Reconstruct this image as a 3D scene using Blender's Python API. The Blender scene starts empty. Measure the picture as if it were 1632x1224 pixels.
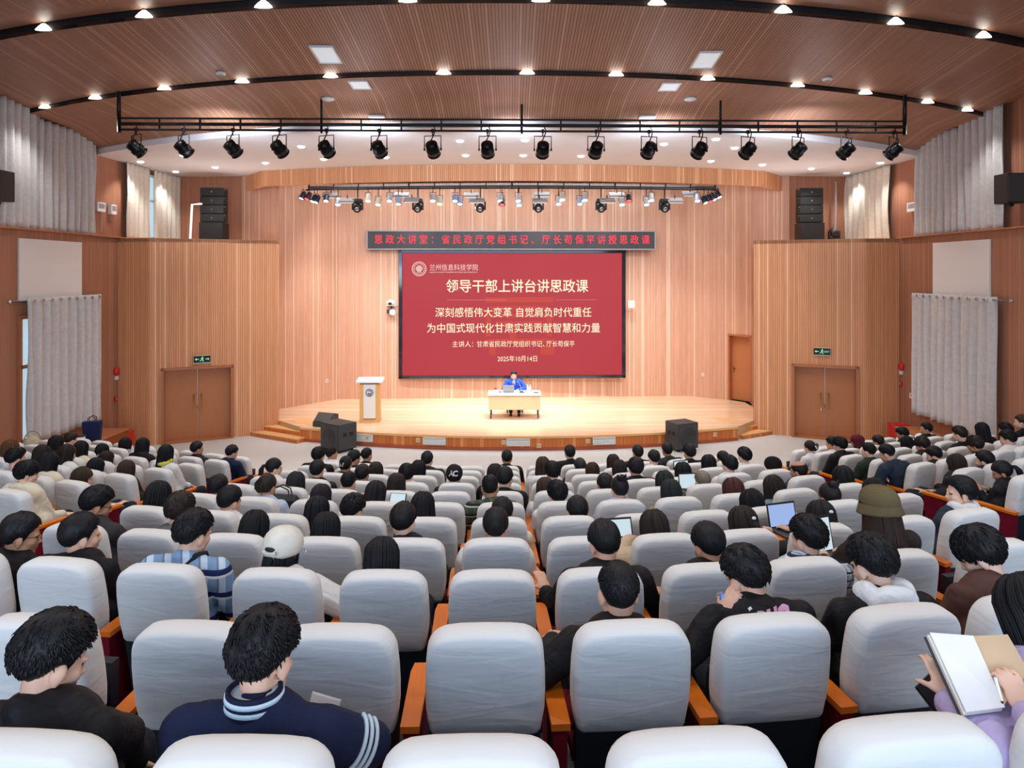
import bpy, math, random
import numpy as np
from mathutils import Vector, Matrix, Euler, noise
from mathutils.bvhtree import BVHTree

R = math.radians
random.seed(7)
scene = bpy.context.scene
COL = scene.collection

# ---------------------------------------------------------------- camera, world, lights, exposure
F, CX, HY, EYE = 1131.0, 816.0, 434.0, 4.43      # focal length in pixels of the 1632 wide frame, horizon row, eye height
cam_data = bpy.data.cameras.new('camera')
cam = bpy.data.objects.new('camera', cam_data)
COL.objects.link(cam)
cam.location = (0, 0, EYE)
cam.rotation_euler = (R(90), 0, 0)
cam_data.sensor_width = 36.0
cam_data.lens = 36.0 * F / 1632
cam_data.shift_x = 0.0
cam_data.shift_y = -(612 - HY) / 1632
cam_data.clip_start, cam_data.clip_end = 0.05, 200
scene.camera = cam

world = bpy.data.worlds.new('world')
scene.world = world
world.use_nodes = True
world.node_tree.nodes['Background'].inputs[0].default_value = (0.8, 0.88, 1, 1)
world.node_tree.nodes['Background'].inputs[1].default_value = 0.4

scene.view_settings.view_transform = 'Standard'
scene.view_settings.look = 'None'
scene.view_settings.gamma = 1
scene.view_settings.exposure = 0.0
scene.view_settings.use_curve_mapping = False
scene.cycles.max_bounces = 7
scene.cycles.diffuse_bounces = 4
scene.cycles.glossy_bounces = 3
scene.cycles.transmission_bounces = 4
scene.cycles.sample_clamp_indirect = 6
scene.cycles.caustics_reflective = False
scene.cycles.caustics_refractive = False


def light(kind, loc, target, energy, color=(1, 1, 1), size=1.0, size_y=None, spot=60, blend=0.5, spread=None):
    l = bpy.data.lights.new(kind.lower() + '_light', kind)
    l.energy = energy
    l.color = color
    if kind == 'AREA':
        l.shape = 'RECTANGLE'
        l.size = size
        l.size_y = size_y or size
        if spread:
            l.spread = R(spread)
    elif kind == 'SPOT':
        l.spot_size = R(spot)
        l.spot_blend = blend
        l.shadow_soft_size = size
    else:
        l.shadow_soft_size = size
    o = bpy.data.objects.new(kind.lower() + '_light', l)
    COL.objects.link(o)
    o.location = loc
    d = Vector(target) - Vector(loc)
    o.rotation_euler = d.to_track_quat('-Z', 'Y').to_euler()
    return o


NEUT, COOL, FILL = (1, .985, .965), (.40, .66, 1), (.80, .91, 1)
# ceiling lamps over the rear of the hall (above and behind the frame)
for yy, en in ((1.0, 52), (5.0, 120)):
    for xx in (-6.5, 0, 6.5):
        light('AREA', (xx, yy, 8.0), (xx, yy, 0), en, NEUT, 4.5, .8)
# cool fill added at the rear wall, the second aimed up to brighten the ceiling
light('AREA', (0, -3.6, 5.6), (0, 6, 3.4), 500, COOL, 16, 2.4)
light('AREA', (0, -3.6, 4.2), (0, 9, 8.6), 480, FILL, 16, 1.4)
# spots added by the rail to brighten the ceiling and the white soffit
for xx in (-6, -3, 0, 3, 6):
    light('SPOT', (xx, 14.0, 6.9), (xx, 17.5, 7.5), 260, (.78, .86, 1), .2, spot=120, blend=1)
    light('SPOT', (xx, 13.6, 6.6), (xx, 13.0, 8), 26, (.92, .9, 1), .3, spot=150, blend=1)
# area lights added above the two door block roofs to brighten the soffit
for s in (-1, 1):
    light('AREA', (s * 8.2, 19.9, 5.42), (s * 8.0, 19.6, 8), 18, (.92, .96, 1), 2.4, .5)
# lanterns of the rail onto the stage
for i in range(8):
    xx = -7 + 2 * i
    light('SPOT', (xx, 14.1, 6.75), (xx * .75, 21.5, 1.2), 300, (.98, .98, 1), .1, spot=58, blend=.9)
# stage wash from the lighting bar behind the fascia
for xx in (-5.5, -3.3, -1.1, 1.1, 3.3, 5.5):
    light('SPOT', (xx, 20.55, 6.25), (xx * .8, 21.9, .36), 400, (1, .97, .94), .12, spot=95, blend=.8)
    light('SPOT', (xx, 20.45, 6.3), (xx * .95, 23.3, 3.2), 110, (1, .97, .95), .15, spot=95, blend=.9)
light('AREA', (0, 20.75, 7.25), (0, 23.0, 5.2), 140, (1, .97, .95), 11, .25)  # broad strip added above the bar to brighten the upper wall
light('SPOT', (-.6, 20.4, 6.3), (-.8, 20.6, .36), 1150, (.95, .97, 1), .1, spot=66, blend=.9)
light('SPOT', (.9, 20.4, 6.3), (1.0, 20.6, .36), 1150, (.95, .97, 1), .1, spot=66, blend=.9)


def S(r, g, b):
    return tuple(((c / 255) / 12.92 if c <= 10 else (((c / 255) + .055) / 1.055) ** 2.4) for c in (r, g, b)) + (1,)


def W(px, py, d):
    return Vector(((px - CX) / F * d, d, EYE + (HY - py) / F * d))


# ---------------------------------------------------------------- materials
def mat(name, col, rough=.6, metal=0.0, spec=.5, emit=None, es=1.0):
    m = bpy.data.materials.new(name)
    m.use_nodes = True
    b = m.node_tree.nodes['Principled BSDF']
    b.inputs['Base Color'].default_value = col
    b.inputs['Roughness'].default_value = rough
    b.inputs['Metallic'].default_value = metal
    b.inputs['Specular IOR Level'].default_value = spec
    if emit:
        b.inputs['Emission Color'].default_value = emit
        b.inputs['Emission Strength'].default_value = es
    return m


class NT:
    def __init__(s, m):
        s.t = m.node_tree
        s.n = s.t.nodes
        s.b = s.n['Principled BSDF']

    def new(s, typ, **kw):
        n = s.n.new(typ)
        for k, v in kw.items():
            setattr(n, k, v)
        return n

    def l(s, a, b):
        s.t.links.new(a, b)

    def val(s, sock, v):
        if isinstance(v, (int, float)):
            sock.default_value = v
        else:
            s.l(v, sock)

    def math(s, op, a, b=0.0, c=None):
        n = s.new('ShaderNodeMath', operation=op)
        s.val(n.inputs[0], a)
        s.val(n.inputs[1], b)
        if c is not None:
            s.val(n.inputs[2], c)
        return n.outputs[0]

    def mix(s, fac, a, b, blend='MIX'):
        n = s.new('ShaderNodeMix', data_type='RGBA', blend_type=blend)
        s.val(n.inputs[0], fac)
        for i, v in ((6, a), (7, b)):
            if isinstance(v, tuple):
                n.inputs[i].default_value = v
            else:
                s.l(v, n.inputs[i])
        return n.outputs[2]

    def bump(s, h, strength=.3, dist=.01):
        n = s.new('ShaderNodeBump')
        n.inputs['Strength'].default_value = strength
        n.inputs['Distance'].default_value = dist
        s.l(h, n.inputs['Height'])
        s.l(n.outputs[0], s.b.inputs['Normal'])


def slat_mat(name, c1, c2, c3, groove, pitch=.075, gw=.14, rough=.5, bump=.5, grain=(26, 1.2), spec=.4):
    """vertical timber slats: u of the UV map runs across them in metres, v along them"""
    m = mat(name, c1, rough, spec=spec)
    t = NT(m)
    uv = t.new('ShaderNodeUVMap')
    sx = t.new('ShaderNodeSeparateXYZ')
    t.l(uv.outputs[0], sx.inputs[0])
    a = t.math('DIVIDE', sx.outputs[0], pitch)
    fr, fl = t.math('FRACT', a), t.math('FLOOR', a)
    wn = t.new('ShaderNodeTexWhiteNoise', noise_dimensions='1D')
    t.l(fl, wn.inputs['W'])
    r = wn.outputs['Value']
    col = t.mix(r, c1, c2)
    hi = t.math('GREATER_THAN', r, .86)
    col = t.mix(hi, col, c3)
    cv = t.new('ShaderNodeCombineXYZ')
    t.l(t.math('MULTIPLY', sx.outputs[0], grain[0]), cv.inputs[0])
    t.l(t.math('MULTIPLY', sx.outputs[1], grain[1]), cv.inputs[1])
    nz = t.new('ShaderNodeTexNoise')
    nz.inputs['Scale'].default_value = 1
    nz.inputs['Detail'].default_value = 4
    t.l(cv.outputs[0], nz.inputs['Vector'])
    g = t.math('MULTIPLY_ADD', nz.outputs[0], .5, .75)
    gc = t.new('ShaderNodeCombineColor')
    for i in range(3):
        t.l(g, gc.inputs[i])
    col = t.mix(1.0, col, gc.outputs[0], 'MULTIPLY')
    gm = t.math('LESS_THAN', fr, gw)
    col = t.mix(gm, col, groove)
    t.l(col, t.b.inputs['Base Color'])
    h = t.math('SUBTRACT', 1.0, gm)
    t.bump(h, bump, .012)
    return m


def noise_mat(name, c1, c2, scale=8, rough=.6, bump=0.0, stretch=(1, 1, 1), spec=.4, detail=4, obj=True, metal=0, bdist=.01):
    m = mat(name, c1, rough, metal, spec)
    t = NT(m)
    tc = t.new('ShaderNodeTexCoord')
    mp = t.new('ShaderNodeMapping')
    mp.inputs['Scale'].default_value = stretch
    t.l(tc.outputs['Object'], mp.inputs[0])
    nz = t.new('ShaderNodeTexNoise')
    nz.inputs['Scale'].default_value = scale
    nz.inputs['Detail'].default_value = detail
    t.l(mp.outputs[0], nz.inputs['Vector'])
    t.l(t.mix(nz.outputs[0], c1, c2), t.b.inputs['Base Color'])
    if bump:
        t.bump(nz.outputs[0], bump, bdist)
    return m


def cloth(name, c, rough=.85, folds=.5):
    """woven garment: slight tone variation and soft folds"""
    m = mat(name, c, rough, spec=.2)
    t = NT(m)
    tc = t.new('ShaderNodeTexCoord')
    nz = t.new('ShaderNodeTexNoise')
    nz.inputs['Scale'].default_value = 9
    nz.inputs['Detail'].default_value = 3
    nz.inputs['Distortion'].default_value = 1.2
    t.l(tc.outputs['Object'], nz.inputs['Vector'])
    d = tuple(x * .82 for x in c[:3]) + (1,)
    e = tuple(min(1, x * 1.12) for x in c[:3]) + (1,)
    t.l(t.mix(nz.outputs[0], d, e), t.b.inputs['Base Color'])
    t.bump(nz.outputs[0], folds, .03)
    return m


M = {}
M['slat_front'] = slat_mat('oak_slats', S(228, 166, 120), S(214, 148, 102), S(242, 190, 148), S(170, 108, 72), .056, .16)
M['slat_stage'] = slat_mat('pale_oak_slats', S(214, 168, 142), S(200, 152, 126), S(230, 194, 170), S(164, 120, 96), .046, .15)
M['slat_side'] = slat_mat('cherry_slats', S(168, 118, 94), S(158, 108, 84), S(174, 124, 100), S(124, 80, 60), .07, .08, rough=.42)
M['slat_ceil'] = slat_mat('ceiling_slats', S(176, 130, 106), S(164, 118, 94), S(190, 146, 122), S(108, 74, 58), .05, .24)
M['plain_ceil'] = noise_mat('ceiling_border_wood', S(168, 122, 98), S(158, 112, 90), 3, .4, stretch=(1, 6, 1))
M['wood_door'] = noise_mat('door_veneer', S(196, 130, 86), S(182, 116, 74), 5, .38, stretch=(10, 10, .8))
M['wood_trim'] = noise_mat('door_casing_wood', S(186, 122, 84), S(172, 108, 72), 5, .4, stretch=(8, 8, .8))
M['stage_floor'] = slat_mat('stage_boards', S(226, 198, 166), S(220, 188, 154), S(232, 206, 176), S(196, 160, 122), .11, .05, rough=.2, bump=.06, grain=(14, .7), spec=.5)
M['stage_front'] = slat_mat('stage_front_boards', S(214, 124, 62), S(196, 104, 48), S(228, 146, 84), S(150, 74, 34), .1, .06, rough=.4)
M['stage_lip'] = noise_mat('stage_lip_wood', S(232, 186, 130), S(222, 170, 112), 6, .35)
M['stage_kick'] = noise_mat('stage_kick_wood', S(178, 92, 64), S(160, 80, 54), 6, .4)
M['floor_front'] = noise_mat('pale_vinyl_floor', S(208, 211, 210), S(200, 203, 203), 4, .5)
M['floor_tier'] = noise_mat('grey_tier_floor', S(84, 88, 92), S(70, 74, 78), 12, .8)
M['white'] = noise_mat('white_plaster', S(236, 236, 238), S(230, 230, 234), 2, .7)
M['board'] = noise_mat('window_blank_board', S(232, 230, 228), S(226, 224, 222), 2, .6)
M['black'] = mat('black_paint', S(20, 20, 22), .5)
M['slot'] = mat('slot_black', S(24, 24, 28), .6)
M['black_metal'] = mat('black_metal', S(22, 22, 24), .35, .4)
M['dark_grey'] = mat('dark_grey_plastic', S(52, 52, 56), .5)
M['speaker'] = noise_mat('speaker_textured_paint', S(74, 74, 76), S(58, 58, 60), 90, .6, .3)
M['grille'] = noise_mat('speaker_grille', S(84, 84, 84), S(58, 58, 60), 160, .5, .4, detail=1)
M['array'] = noise_mat('array_paint', S(34, 36, 36), S(28, 30, 30), 60, .55, .2)
M['chrome'] = mat('chrome', S(210, 210, 212), .2, 1)
M['brass'] = mat('brass', S(200, 160, 96), .3, 1)
M['white_plastic'] = mat('white_plastic', S(238, 238, 236), .4)
M['grey_plastic'] = mat('grey_plastic', S(150, 152, 156), .45)
M['red'] = mat('red_paint', S(206, 30, 40), .4)
M['curtain'] = cloth('grey_curtain', S(208, 205, 203), .8, .2)
M['sheer'] = cloth('cream_curtain', S(218, 211, 196), .8, .2)
M['seat_wood'] = noise_mat('varnished_orange_wood', S(226, 122, 28), S(206, 100, 18), 6, .3, stretch=(10, 1, 1))
M['seat_red'] = cloth('red_upholstery', S(112, 10, 34), .85, .2)
M['seat_dark'] = mat('navy_back_shell', S(26, 34, 46), .45)
M['glow_white'] = mat('lamp_glow', S(255, 250, 240), .4, emit=S(255, 248, 236), es=6)
M['glow_soft'] = mat('downlight_glow', S(255, 250, 240), .4, emit=S(255, 250, 246), es=7)
M['hatch'] = mat('glow_panel', S(226, 230, 234), .5, emit=S(214, 228, 236), es=.45)  # faint glow added to lift the white ceiling squares
M['glass_day'] = mat('daylit_pane', S(200, 220, 235), .1, emit=S(206, 228, 244), es=.55)
M['screen_red'] = mat('led_red', S(10, 4, 4), .5, spec=.2, emit=S(192, 60, 70), es=.94)
M['screen_orange'] = mat('led_orange', S(10, 4, 4), .5, spec=.2, emit=S(206, 74, 62), es=.94)
M['screen_cream'] = mat('led_cream', S(10, 8, 6), .5, spec=.2, emit=S(255, 240, 205), es=1.1)
M['screen_pink'] = mat('led_pink', S(10, 8, 6), .5, spec=.2, emit=S(246, 214, 205), es=1.0)
M['screen_rule'] = mat('led_rule', S(10, 8, 6), .5, spec=.2, emit=S(226, 128, 120), es=1.0)
M['banner_red'] = mat('led_banner_red', S(10, 4, 4), .5, spec=.2, emit=S(250, 60, 76), es=1.2)
M['banner_black'] = mat('led_banner_face', S(48, 44, 48), .45)
M['exit_green'] = mat('exit_green', S(4, 10, 6), .5, emit=S(150, 235, 170), es=1.1)
M['frame_gloss'] = mat('black_marble_frame', S(38, 36, 44), .08, spec=.8)


def cover_mat():
    m = mat('cream_seat_cover', S(222, 222, 221), .9, spec=.15)
    t = NT(m)
    tc = t.new('ShaderNodeTexCoord')
    oi = t.new('ShaderNodeObjectInfo')
    mp = t.new('ShaderNodeMapping')
    mp.inputs['Scale'].default_value = (1.6, 1.6, 7)
    t.l(tc.outputs['Object'], mp.inputs[0])
    cv = t.new('ShaderNodeCombineXYZ')
    t.l(t.math('MULTIPLY', oi.outputs['Random'], 40), cv.inputs[0])
    t.l(t.math('MULTIPLY', oi.outputs['Random'], 23), cv.inputs[2])
    t.l(cv.outputs[0], mp.inputs['Location'])
    nz = t.new('ShaderNodeTexNoise')
    nz.inputs['Scale'].default_value = 2.2
    nz.inputs['Detail'].default_value = 2.5
    nz.inputs['Distortion'].default_value = .6
    t.l(mp.outputs[0], nz.inputs['Vector'])
    t.bump(nz.outputs[0], .3, .025)
    return m


M['cover'] = cover_mat()


def hair_mat(name, c):
    m = mat(name, c, .5, spec=.25)
    t = NT(m)
    uv = t.new('ShaderNodeUVMap')
    mp = t.new('ShaderNodeMapping')
    mp.inputs['Scale'].default_value = (60, 2, 1)
    t.l(uv.outputs[0], mp.inputs[0])
    nz = t.new('ShaderNodeTexNoise')
    nz.inputs['Scale'].default_value = 1
    nz.inputs['Detail'].default_value = 3
    t.l(mp.outputs[0], nz.inputs['Vector'])
    d = tuple(x * .55 for x in c[:3]) + (1,)
    e = tuple(x * 1.5 for x in c[:3]) + (1,)
    t.l(t.mix(nz.outputs[0], d, e), t.b.inputs['Base Color'])
    t.bump(nz.outputs[0], .6, .006)
    return m


HAIR = {'black': S(20, 20, 24), 'soft': S(30, 28, 30), 'brown': S(58, 42, 34), 'dbrown': S(42, 33, 30), 'auburn': S(92, 60, 38),
        'red': S(76, 38, 36), 'grey': S(128, 116, 104), 'green': S(34, 40, 39), 'violet': S(34, 28, 38), 'white': S(120, 118, 118)}
HM = {k: hair_mat('hair_' + k, v) for k, v in HAIR.items()}
SKIN = [noise_mat('skin_light', S(222, 178, 152), S(210, 160, 136), 14, .5), noise_mat('skin_tan', S(196, 146, 116), S(182, 130, 102), 14, .5),
        noise_mat('skin_fair', S(232, 192, 170), S(222, 178, 156), 14, .5)]
FACE_DARK = mat('brow_and_eye', S(30, 24, 22), .4)
FACE_LIP = mat('lip', S(178, 104, 96), .45)


# ---------------------------------------------------------------- mesh building
class MB:
    def __init__(s):
        s.v, s.f, s.mi, s.sm, s.uv = [], [], [], [], []

    def add(s, vs, fs, mi=0, smooth=False, uvs=None):
        o = len(s.v)
        s.v.extend(tuple(p) for p in vs)
        for i, f in enumerate(fs):
            s.f.append(tuple(o + k for k in f))
            s.mi.append(mi)
            s.sm.append(smooth)
            s.uv.append(uvs[i] if uvs else None)
        return s

    def box(s, c, size, mi=0, M3=None, rz=0.0):
        x, y, z = (q / 2 for q in size)
        vs = [Vector((a * x, b * y, d * z)) for d in (-1, 1) for b in (-1, 1) for a in (-1, 1)]
        m = M3 or Matrix.Rotation(rz, 3, 'Z')
        vs = [m @ p + Vector(c) for p in vs]
        return s.add(vs, [(0, 2, 3, 1), (4, 5, 7, 6), (0, 1, 5, 4), (2, 6, 7, 3), (0, 4, 6, 2), (1, 3, 7, 5)], mi)

    def prism(s, poly, z0, z1, mi=0, uvscale=1):
        n = len(poly)
        vs = [(p[0], p[1], z0) for p in poly] + [(p[0], p[1], z1) for p in poly]
        fs = [tuple(range(n - 1, -1, -1)), tuple(range(n, 2 * n))] + [(i, (i + 1) % n, n + (i + 1) % n, n + i) for i in range(n)]
        uvs = [[(vs[k][1], vs[k][0]) for k in f] for f in fs[:2]]
        u = 0
        for i in range(n):
            a, b = poly[i], poly[(i + 1) % n]
            L = math.hypot(b[0] - a[0], b[1] - a[1])
            uvs.append([(u, z0), (u + L, z0), (u + L, z1), (u, z1)])
            u += L
        return s.add(vs, fs, mi, False, uvs)

    def wall(s, p, q, z0, z1, th=.12, u0=0.0, mi=0):
        """wall strip from plan point p to q (p on the left seen from its face), face toward the viewer, thickness behind"""
        p, q = Vector((p[0], p[1])), Vector((q[0], q[1]))
        t = (q - p)
        L = t.length
        t /= L
        n = Vector((t.y, -t.x))
        pb, qb = p - n * th, q - n * th
        vs = [(a.x, a.y, z) for z in (z0, z1) for a in (p, q, qb, pb)]
        fs = [(0, 1, 5, 4), (1, 2, 6, 5), (2, 3, 7, 6), (3, 0, 4, 7), (4, 5, 6, 7), (3, 2, 1, 0)]
        fu = [(u0, z0), (u0 + L, z0), (u0 + L, z1), (u0, z1)]
        return s.add(vs, fs, mi, False, [fu, fu, fu, fu, fu, fu])

    def tube(s, pts, r, n=8, mi=0, cap=True, uvu=0.0):
        pts = [Vector(p) for p in pts]
        rs = r if isinstance(r, (list, tuple)) else [r] * len(pts)
        rings, up = [], None
        for i, p in enumerate(pts):
            d = (pts[min(i + 1, len(pts) - 1)] - pts[max(i - 1, 0)])
            d = d.normalized() if d.length > 1e-9 else Vector((0, 0, 1))
            a = up if up is not None else (Vector((0, 0, 1)) if abs(d.z) < .9 else Vector((1, 0, 0)))
            x = d.cross(a)
            x = x.normalized() if x.length > 1e-6 else d.orthogonal().normalized()
            y = x.cross(d).normalized()
            up = y
            rings.append([p + (x * math.cos(2 * math.pi * k / n) + y * math.sin(2 * math.pi * k / n)) * max(rs[i], 1e-5) for k in range(n)])
        vs = [p for g in rings for p in g]
        fs = [(i * n + k, i * n + (k + 1) % n, (i + 1) * n + (k + 1) % n, (i + 1) * n + k) for i in range(len(pts) - 1) for k in range(n)]
        L = max(1, len(pts) - 1)
        uvs = [[(uvu, i / L), (uvu + .02, i / L), (uvu + .02, (i + 1) / L), (uvu, (i + 1) / L)] for i in range(len(pts) - 1) for k in range(n)]
        if cap:
            fs += [tuple(range(n)), tuple(range((len(pts) - 1) * n + n - 1, (len(pts) - 1) * n - 1, -1))]
            uvs += [[(uvu, 0)] * n, [(uvu, 1)] * n]
        return s.add(vs, fs, mi, True, uvs)

    def lathe(s, prof, n=20, mi=0, M4=None, smooth=True):
        m = M4 or Matrix()
        vs = [m @ Vector((r * math.cos(2 * math.pi * k / n), r * math.sin(2 * math.pi * k / n), z)) for r, z in prof for k in range(n)]
        fs = [(i * n + k, i * n + (k + 1) % n, (i + 1) * n + (k + 1) % n, (i + 1) * n + k) for i in range(len(prof) - 1) for k in range(n)]
        fs += [tuple(range(n - 1, -1, -1)), tuple((len(prof) - 1) * n + k for k in range(n))]
        return s.add(vs, fs, mi, smooth)

    def ball(s, c, r, M3=None, n=14, mi=0):
        m = M3 or Matrix.Identity(3)
        c = Vector(c)
        r = (r, r, r) if isinstance(r, (int, float)) else r
        h = max(4, n // 2)
        vs, fs = [], []
        for i in range(h + 1):
            th = math.pi * i / h
            for k in range(n):
                ph = 2 * math.pi * k / n
                vs.append(m @ Vector((r[0] * math.sin(th) * math.cos(ph), r[1] * math.sin(th) * math.sin(ph), r[2] * math.cos(th))) + c)
        for i in range(h):
            for k in range(n):
                fs.append((i * n + k, (i + 1) * n + k, (i + 1) * n + (k + 1) % n, i * n + (k + 1) % n))
        return s.add(vs, fs, mi, True)

    def cap(s, p, q, r1, r2, n=12):
        """closed tapered capsule from p to q"""
        p, q = Vector(p), Vector(q)
        d = q - p
        L = d.length
        if L < 1e-6:
            return s.ball(p, r1, n=n)
        rot = d.to_track_quat('Z', 'Y').to_matrix()
        vs, fs, rings = [], [], []
        for i in range(5):
            a = math.pi / 2 * (i / 4)
            rings.append((r1 * math.sin(a), -r1 * math.cos(a)))
        for i in range(5):
            a = math.pi / 2 * (i / 4)
            rings.append((r2 * math.cos(a), L + r2 * math.sin(a)))
        for r, z in rings:
            for k in range(n):
                ph = 2 * math.pi * k / n
                vs.append(rot @ Vector((max(r, 1e-4) * math.cos(ph), max(r, 1e-4) * math.sin(ph), z)) + p)
        for i in range(len(rings) - 1):
            for k in range(n):
                fs.append((i * n + k, i * n + (k + 1) % n, (i + 1) * n + (k + 1) % n, (i + 1) * n + k))
        fs += [tuple(range(n - 1, -1, -1)), tuple((len(rings) - 1) * n + k for k in range(n))]
        return s.add(vs, fs, 0, True)

    def grid(s, pts, mi=0, smooth=True, uvs=None, wrap=False):
        """pts[row][col]"""
        nr, nc = len(pts), len(pts[0])
        vs = [p for r in pts for p in r]
        fs, fu = [], []
        for i in range(nr - 1):
            for k in range(nc if wrap else nc - 1):
                k2 = (k + 1) % nc
                fs.append((i * nc + k, i * nc + k2, (i + 1) * nc + k2, (i + 1) * nc + k))
                if uvs:
                    kk = k + 1 if wrap else k2
                    fu.append([uvs(i, k), uvs(i, kk), uvs(i + 1, kk), uvs(i + 1, k)])
        return s.add(vs, fs, mi, smooth, fu if uvs else None)

    def mesh(s, name, mats):
        me = bpy.data.meshes.new(name)
        me.from_pydata(s.v, [], s.f)
        for m in mats:
            me.materials.append(m)
        me.polygons.foreach_set('material_index', s.mi)
        me.polygons.foreach_set('use_smooth', s.sm)
        if any(u is not None for u in s.uv):
            lay = me.uv_layers.new(name='UVMap')
            flat = []
            for f, u in zip(s.f, s.uv):
                for k in range(len(f)):
                    flat.extend(u[k] if u else (0.0, 0.0))
            lay.data.foreach_set('uv', flat)
        me.update()
        return me

    def build(s, name, mats, parent=None, loc=None, rz=None, bevel=0.0):
        if not isinstance(mats, (list, tuple)):
            mats = [mats]
        o = bpy.data.objects.new(name, s.mesh(name, mats))
        COL.objects.link(o)
        if parent:
            o.parent = parent
        if loc is not None:
            o.location = loc
        if rz is not None:
            o.rotation_euler = (0, 0, rz)
        if bevel:
            b = o.modifiers.new('bevel', 'BEVEL')
            b.width = bevel
            b.segments = 2
            b.limit_method = 'ANGLE'
        return o


def link_mesh(name, me, parent=None, mats=None):
    o = bpy.data.objects.new(name, me)
    COL.objects.link(o)
    if parent:
        o.parent = parent
    if mats:
        for i, m in enumerate(mats):
            o.material_slots[i].link = 'OBJECT'
            o.material_slots[i].material = m
    return o


def tag(o, label=None, cat=None, group=None, kind=None):
    if label:
        o['label'] = label
    if cat:
        o['category'] = cat
    if group:
        o['group'] = group
    if kind:
        o['kind'] = kind
    return o


def thing(name, label, cat, loc=(0, 0, 0), rz=0.0, group=None):
    o = bpy.data.objects.new(name, None)
    COL.objects.link(o)
    o.empty_display_size = .1
    o.location = loc
    o.rotation_euler = (0, 0, rz)
    return tag(o, label, cat, group)


def struct(o):
    o['kind'] = 'structure'
    return o


def dup(root, loc, rz=None, label=None, group=None):
    r = root.copy()
    COL.objects.link(r)
    r.location = loc
    if rz is not None:
        r.rotation_euler = (root.rotation_euler[0], root.rotation_euler[1], rz)
    if label:
        r['label'] = label
    if group:
        r['group'] = group
    for ch in list(root.children):
        c = ch.copy()
        COL.objects.link(c)
        c.parent = r
        for g in list(ch.children):
            d = g.copy()
            COL.objects.link(d)
            d.parent = c
    return r


def lettering(name, body, size, m, parent, loc, rot=(R(90), 0, 0), align='CENTER', extrude=.002, width=None, bold=0.0, shear=0.0):
    """writing turned into a mesh; WIDTH squeezes the line to that length in metres"""
    cu = bpy.data.curves.new(name, 'FONT')
    cu.body = body
    cu.size = size
    cu.align_x = align
    cu.align_y = 'CENTER'
    cu.extrude = extrude
    cu.offset = bold
    cu.shear = shear
    cu.resolution_u = 2
    t = bpy.data.objects.new(name, cu)
    COL.objects.link(t)
    bpy.context.view_layer.update()
    me = bpy.data.meshes.new_from_object(t.evaluated_get(bpy.context.evaluated_depsgraph_get()))
    bpy.data.objects.remove(t)
    bpy.data.curves.remove(cu)
    me.materials.clear()
    me.materials.append(m)
    if width and len(me.vertices):
        xs = [v.co.x for v in me.vertices]
        w = max(xs) - min(xs)
        k = width / w if w > 0 else 1
        mid = (max(xs) + min(xs)) / 2 if align == 'CENTER' else min(xs)
        for v in me.vertices:
            v.co.x = (v.co.x - mid) * k
    o = bpy.data.objects.new(name, me)
    COL.objects.link(o)
    o.parent = parent
    o.location = loc
    o.rotation_euler = rot
    return o


ORD = ['zeroth', 'first', 'second', 'third', 'fourth', 'fifth', 'sixth', 'seventh', 'eighth', 'ninth', 'tenth', 'eleventh', 'twelfth', 'thirteenth',
       'fourteenth', 'fifteenth', 'sixteenth', 'seventeenth', 'eighteenth', 'nineteenth', 'twentieth', 'twenty-first', 'twenty-second', 'twenty-third',
       'twenty-fourth', 'twenty-fifth', 'twenty-sixth']

# ---------------------------------------------------------------- the room
def isect(px, A, B):
    k = (px - CX) / F
    t = (k * A[1] - A[0]) / ((B[0] - A[0]) - k * (B[1] - A[1]))
    return (A[0] + t * (B[0] - A[0]), A[1] + t * (B[1] - A[1]))


def lerp(a, b, t):
    return a + (b - a) * t


WL, WU = 10.1, 10.45          # lower and upper (set back) side walls
LEDGE = 5.31
STAGE_H = .354

zf = lambda k: 2.24 - .203 * k              # floor height of seating row k (0 = nearest row)
dk = lambda k: 1.8 + k


def rowline(k, x):
    arc = lambda u: dk(k) + 13 - math.sqrt(169 - u * u) + .035 * u
    l = lambda u: dk(k) + .4 + (-5.08 - u) * .374
    r = lambda u: dk(k) + .85 + (u - 5.5) * .445
    if x < -4.8:
        return l(x)
    if x > 5.2:
        return r(x)
    if x < -3.4:
        return lerp(l(-4.8), arc(-3.4), (x + 4.8) / 1.4)
    if x > 3.8:
        return lerp(arc(3.8), r(5.2), (x - 3.8) / 1.4)
    return arc(x)


# stepped floor: one tread per row, then the flat floor in front of the stage
mb = MB()
xs = [-10.2 + 20.4 * i / 60 for i in range(61)]
for k in range(0, 11):
    a = [rowline(k, x) - .12 if k else -4.2 for x in xs]
    b = [rowline(k + 1, x) - .12 for x in xs]
    z = zf(k)
    top = [[(x, y, z) for x, y in zip(xs, a)], [(x, y, z) for x, y in zip(xs, b)], [(x, y, zf(k + 1) if k < 10 else 0.0) for x, y in zip(xs, b)]]
    mb.grid(top, smooth=False)
fl = [rowline(11, x) - .12 for x in xs]
mb.grid([[(x, y, 0) for x, y in zip(xs, fl)], [(x, 24.5, 0) for x in xs]], mi=1, smooth=False)
mb.box((0, 10, -.3), (22, 32, .2), 0)
struct(mb.build('floor', [M['floor_tier'], M['floor_front']]))

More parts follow.
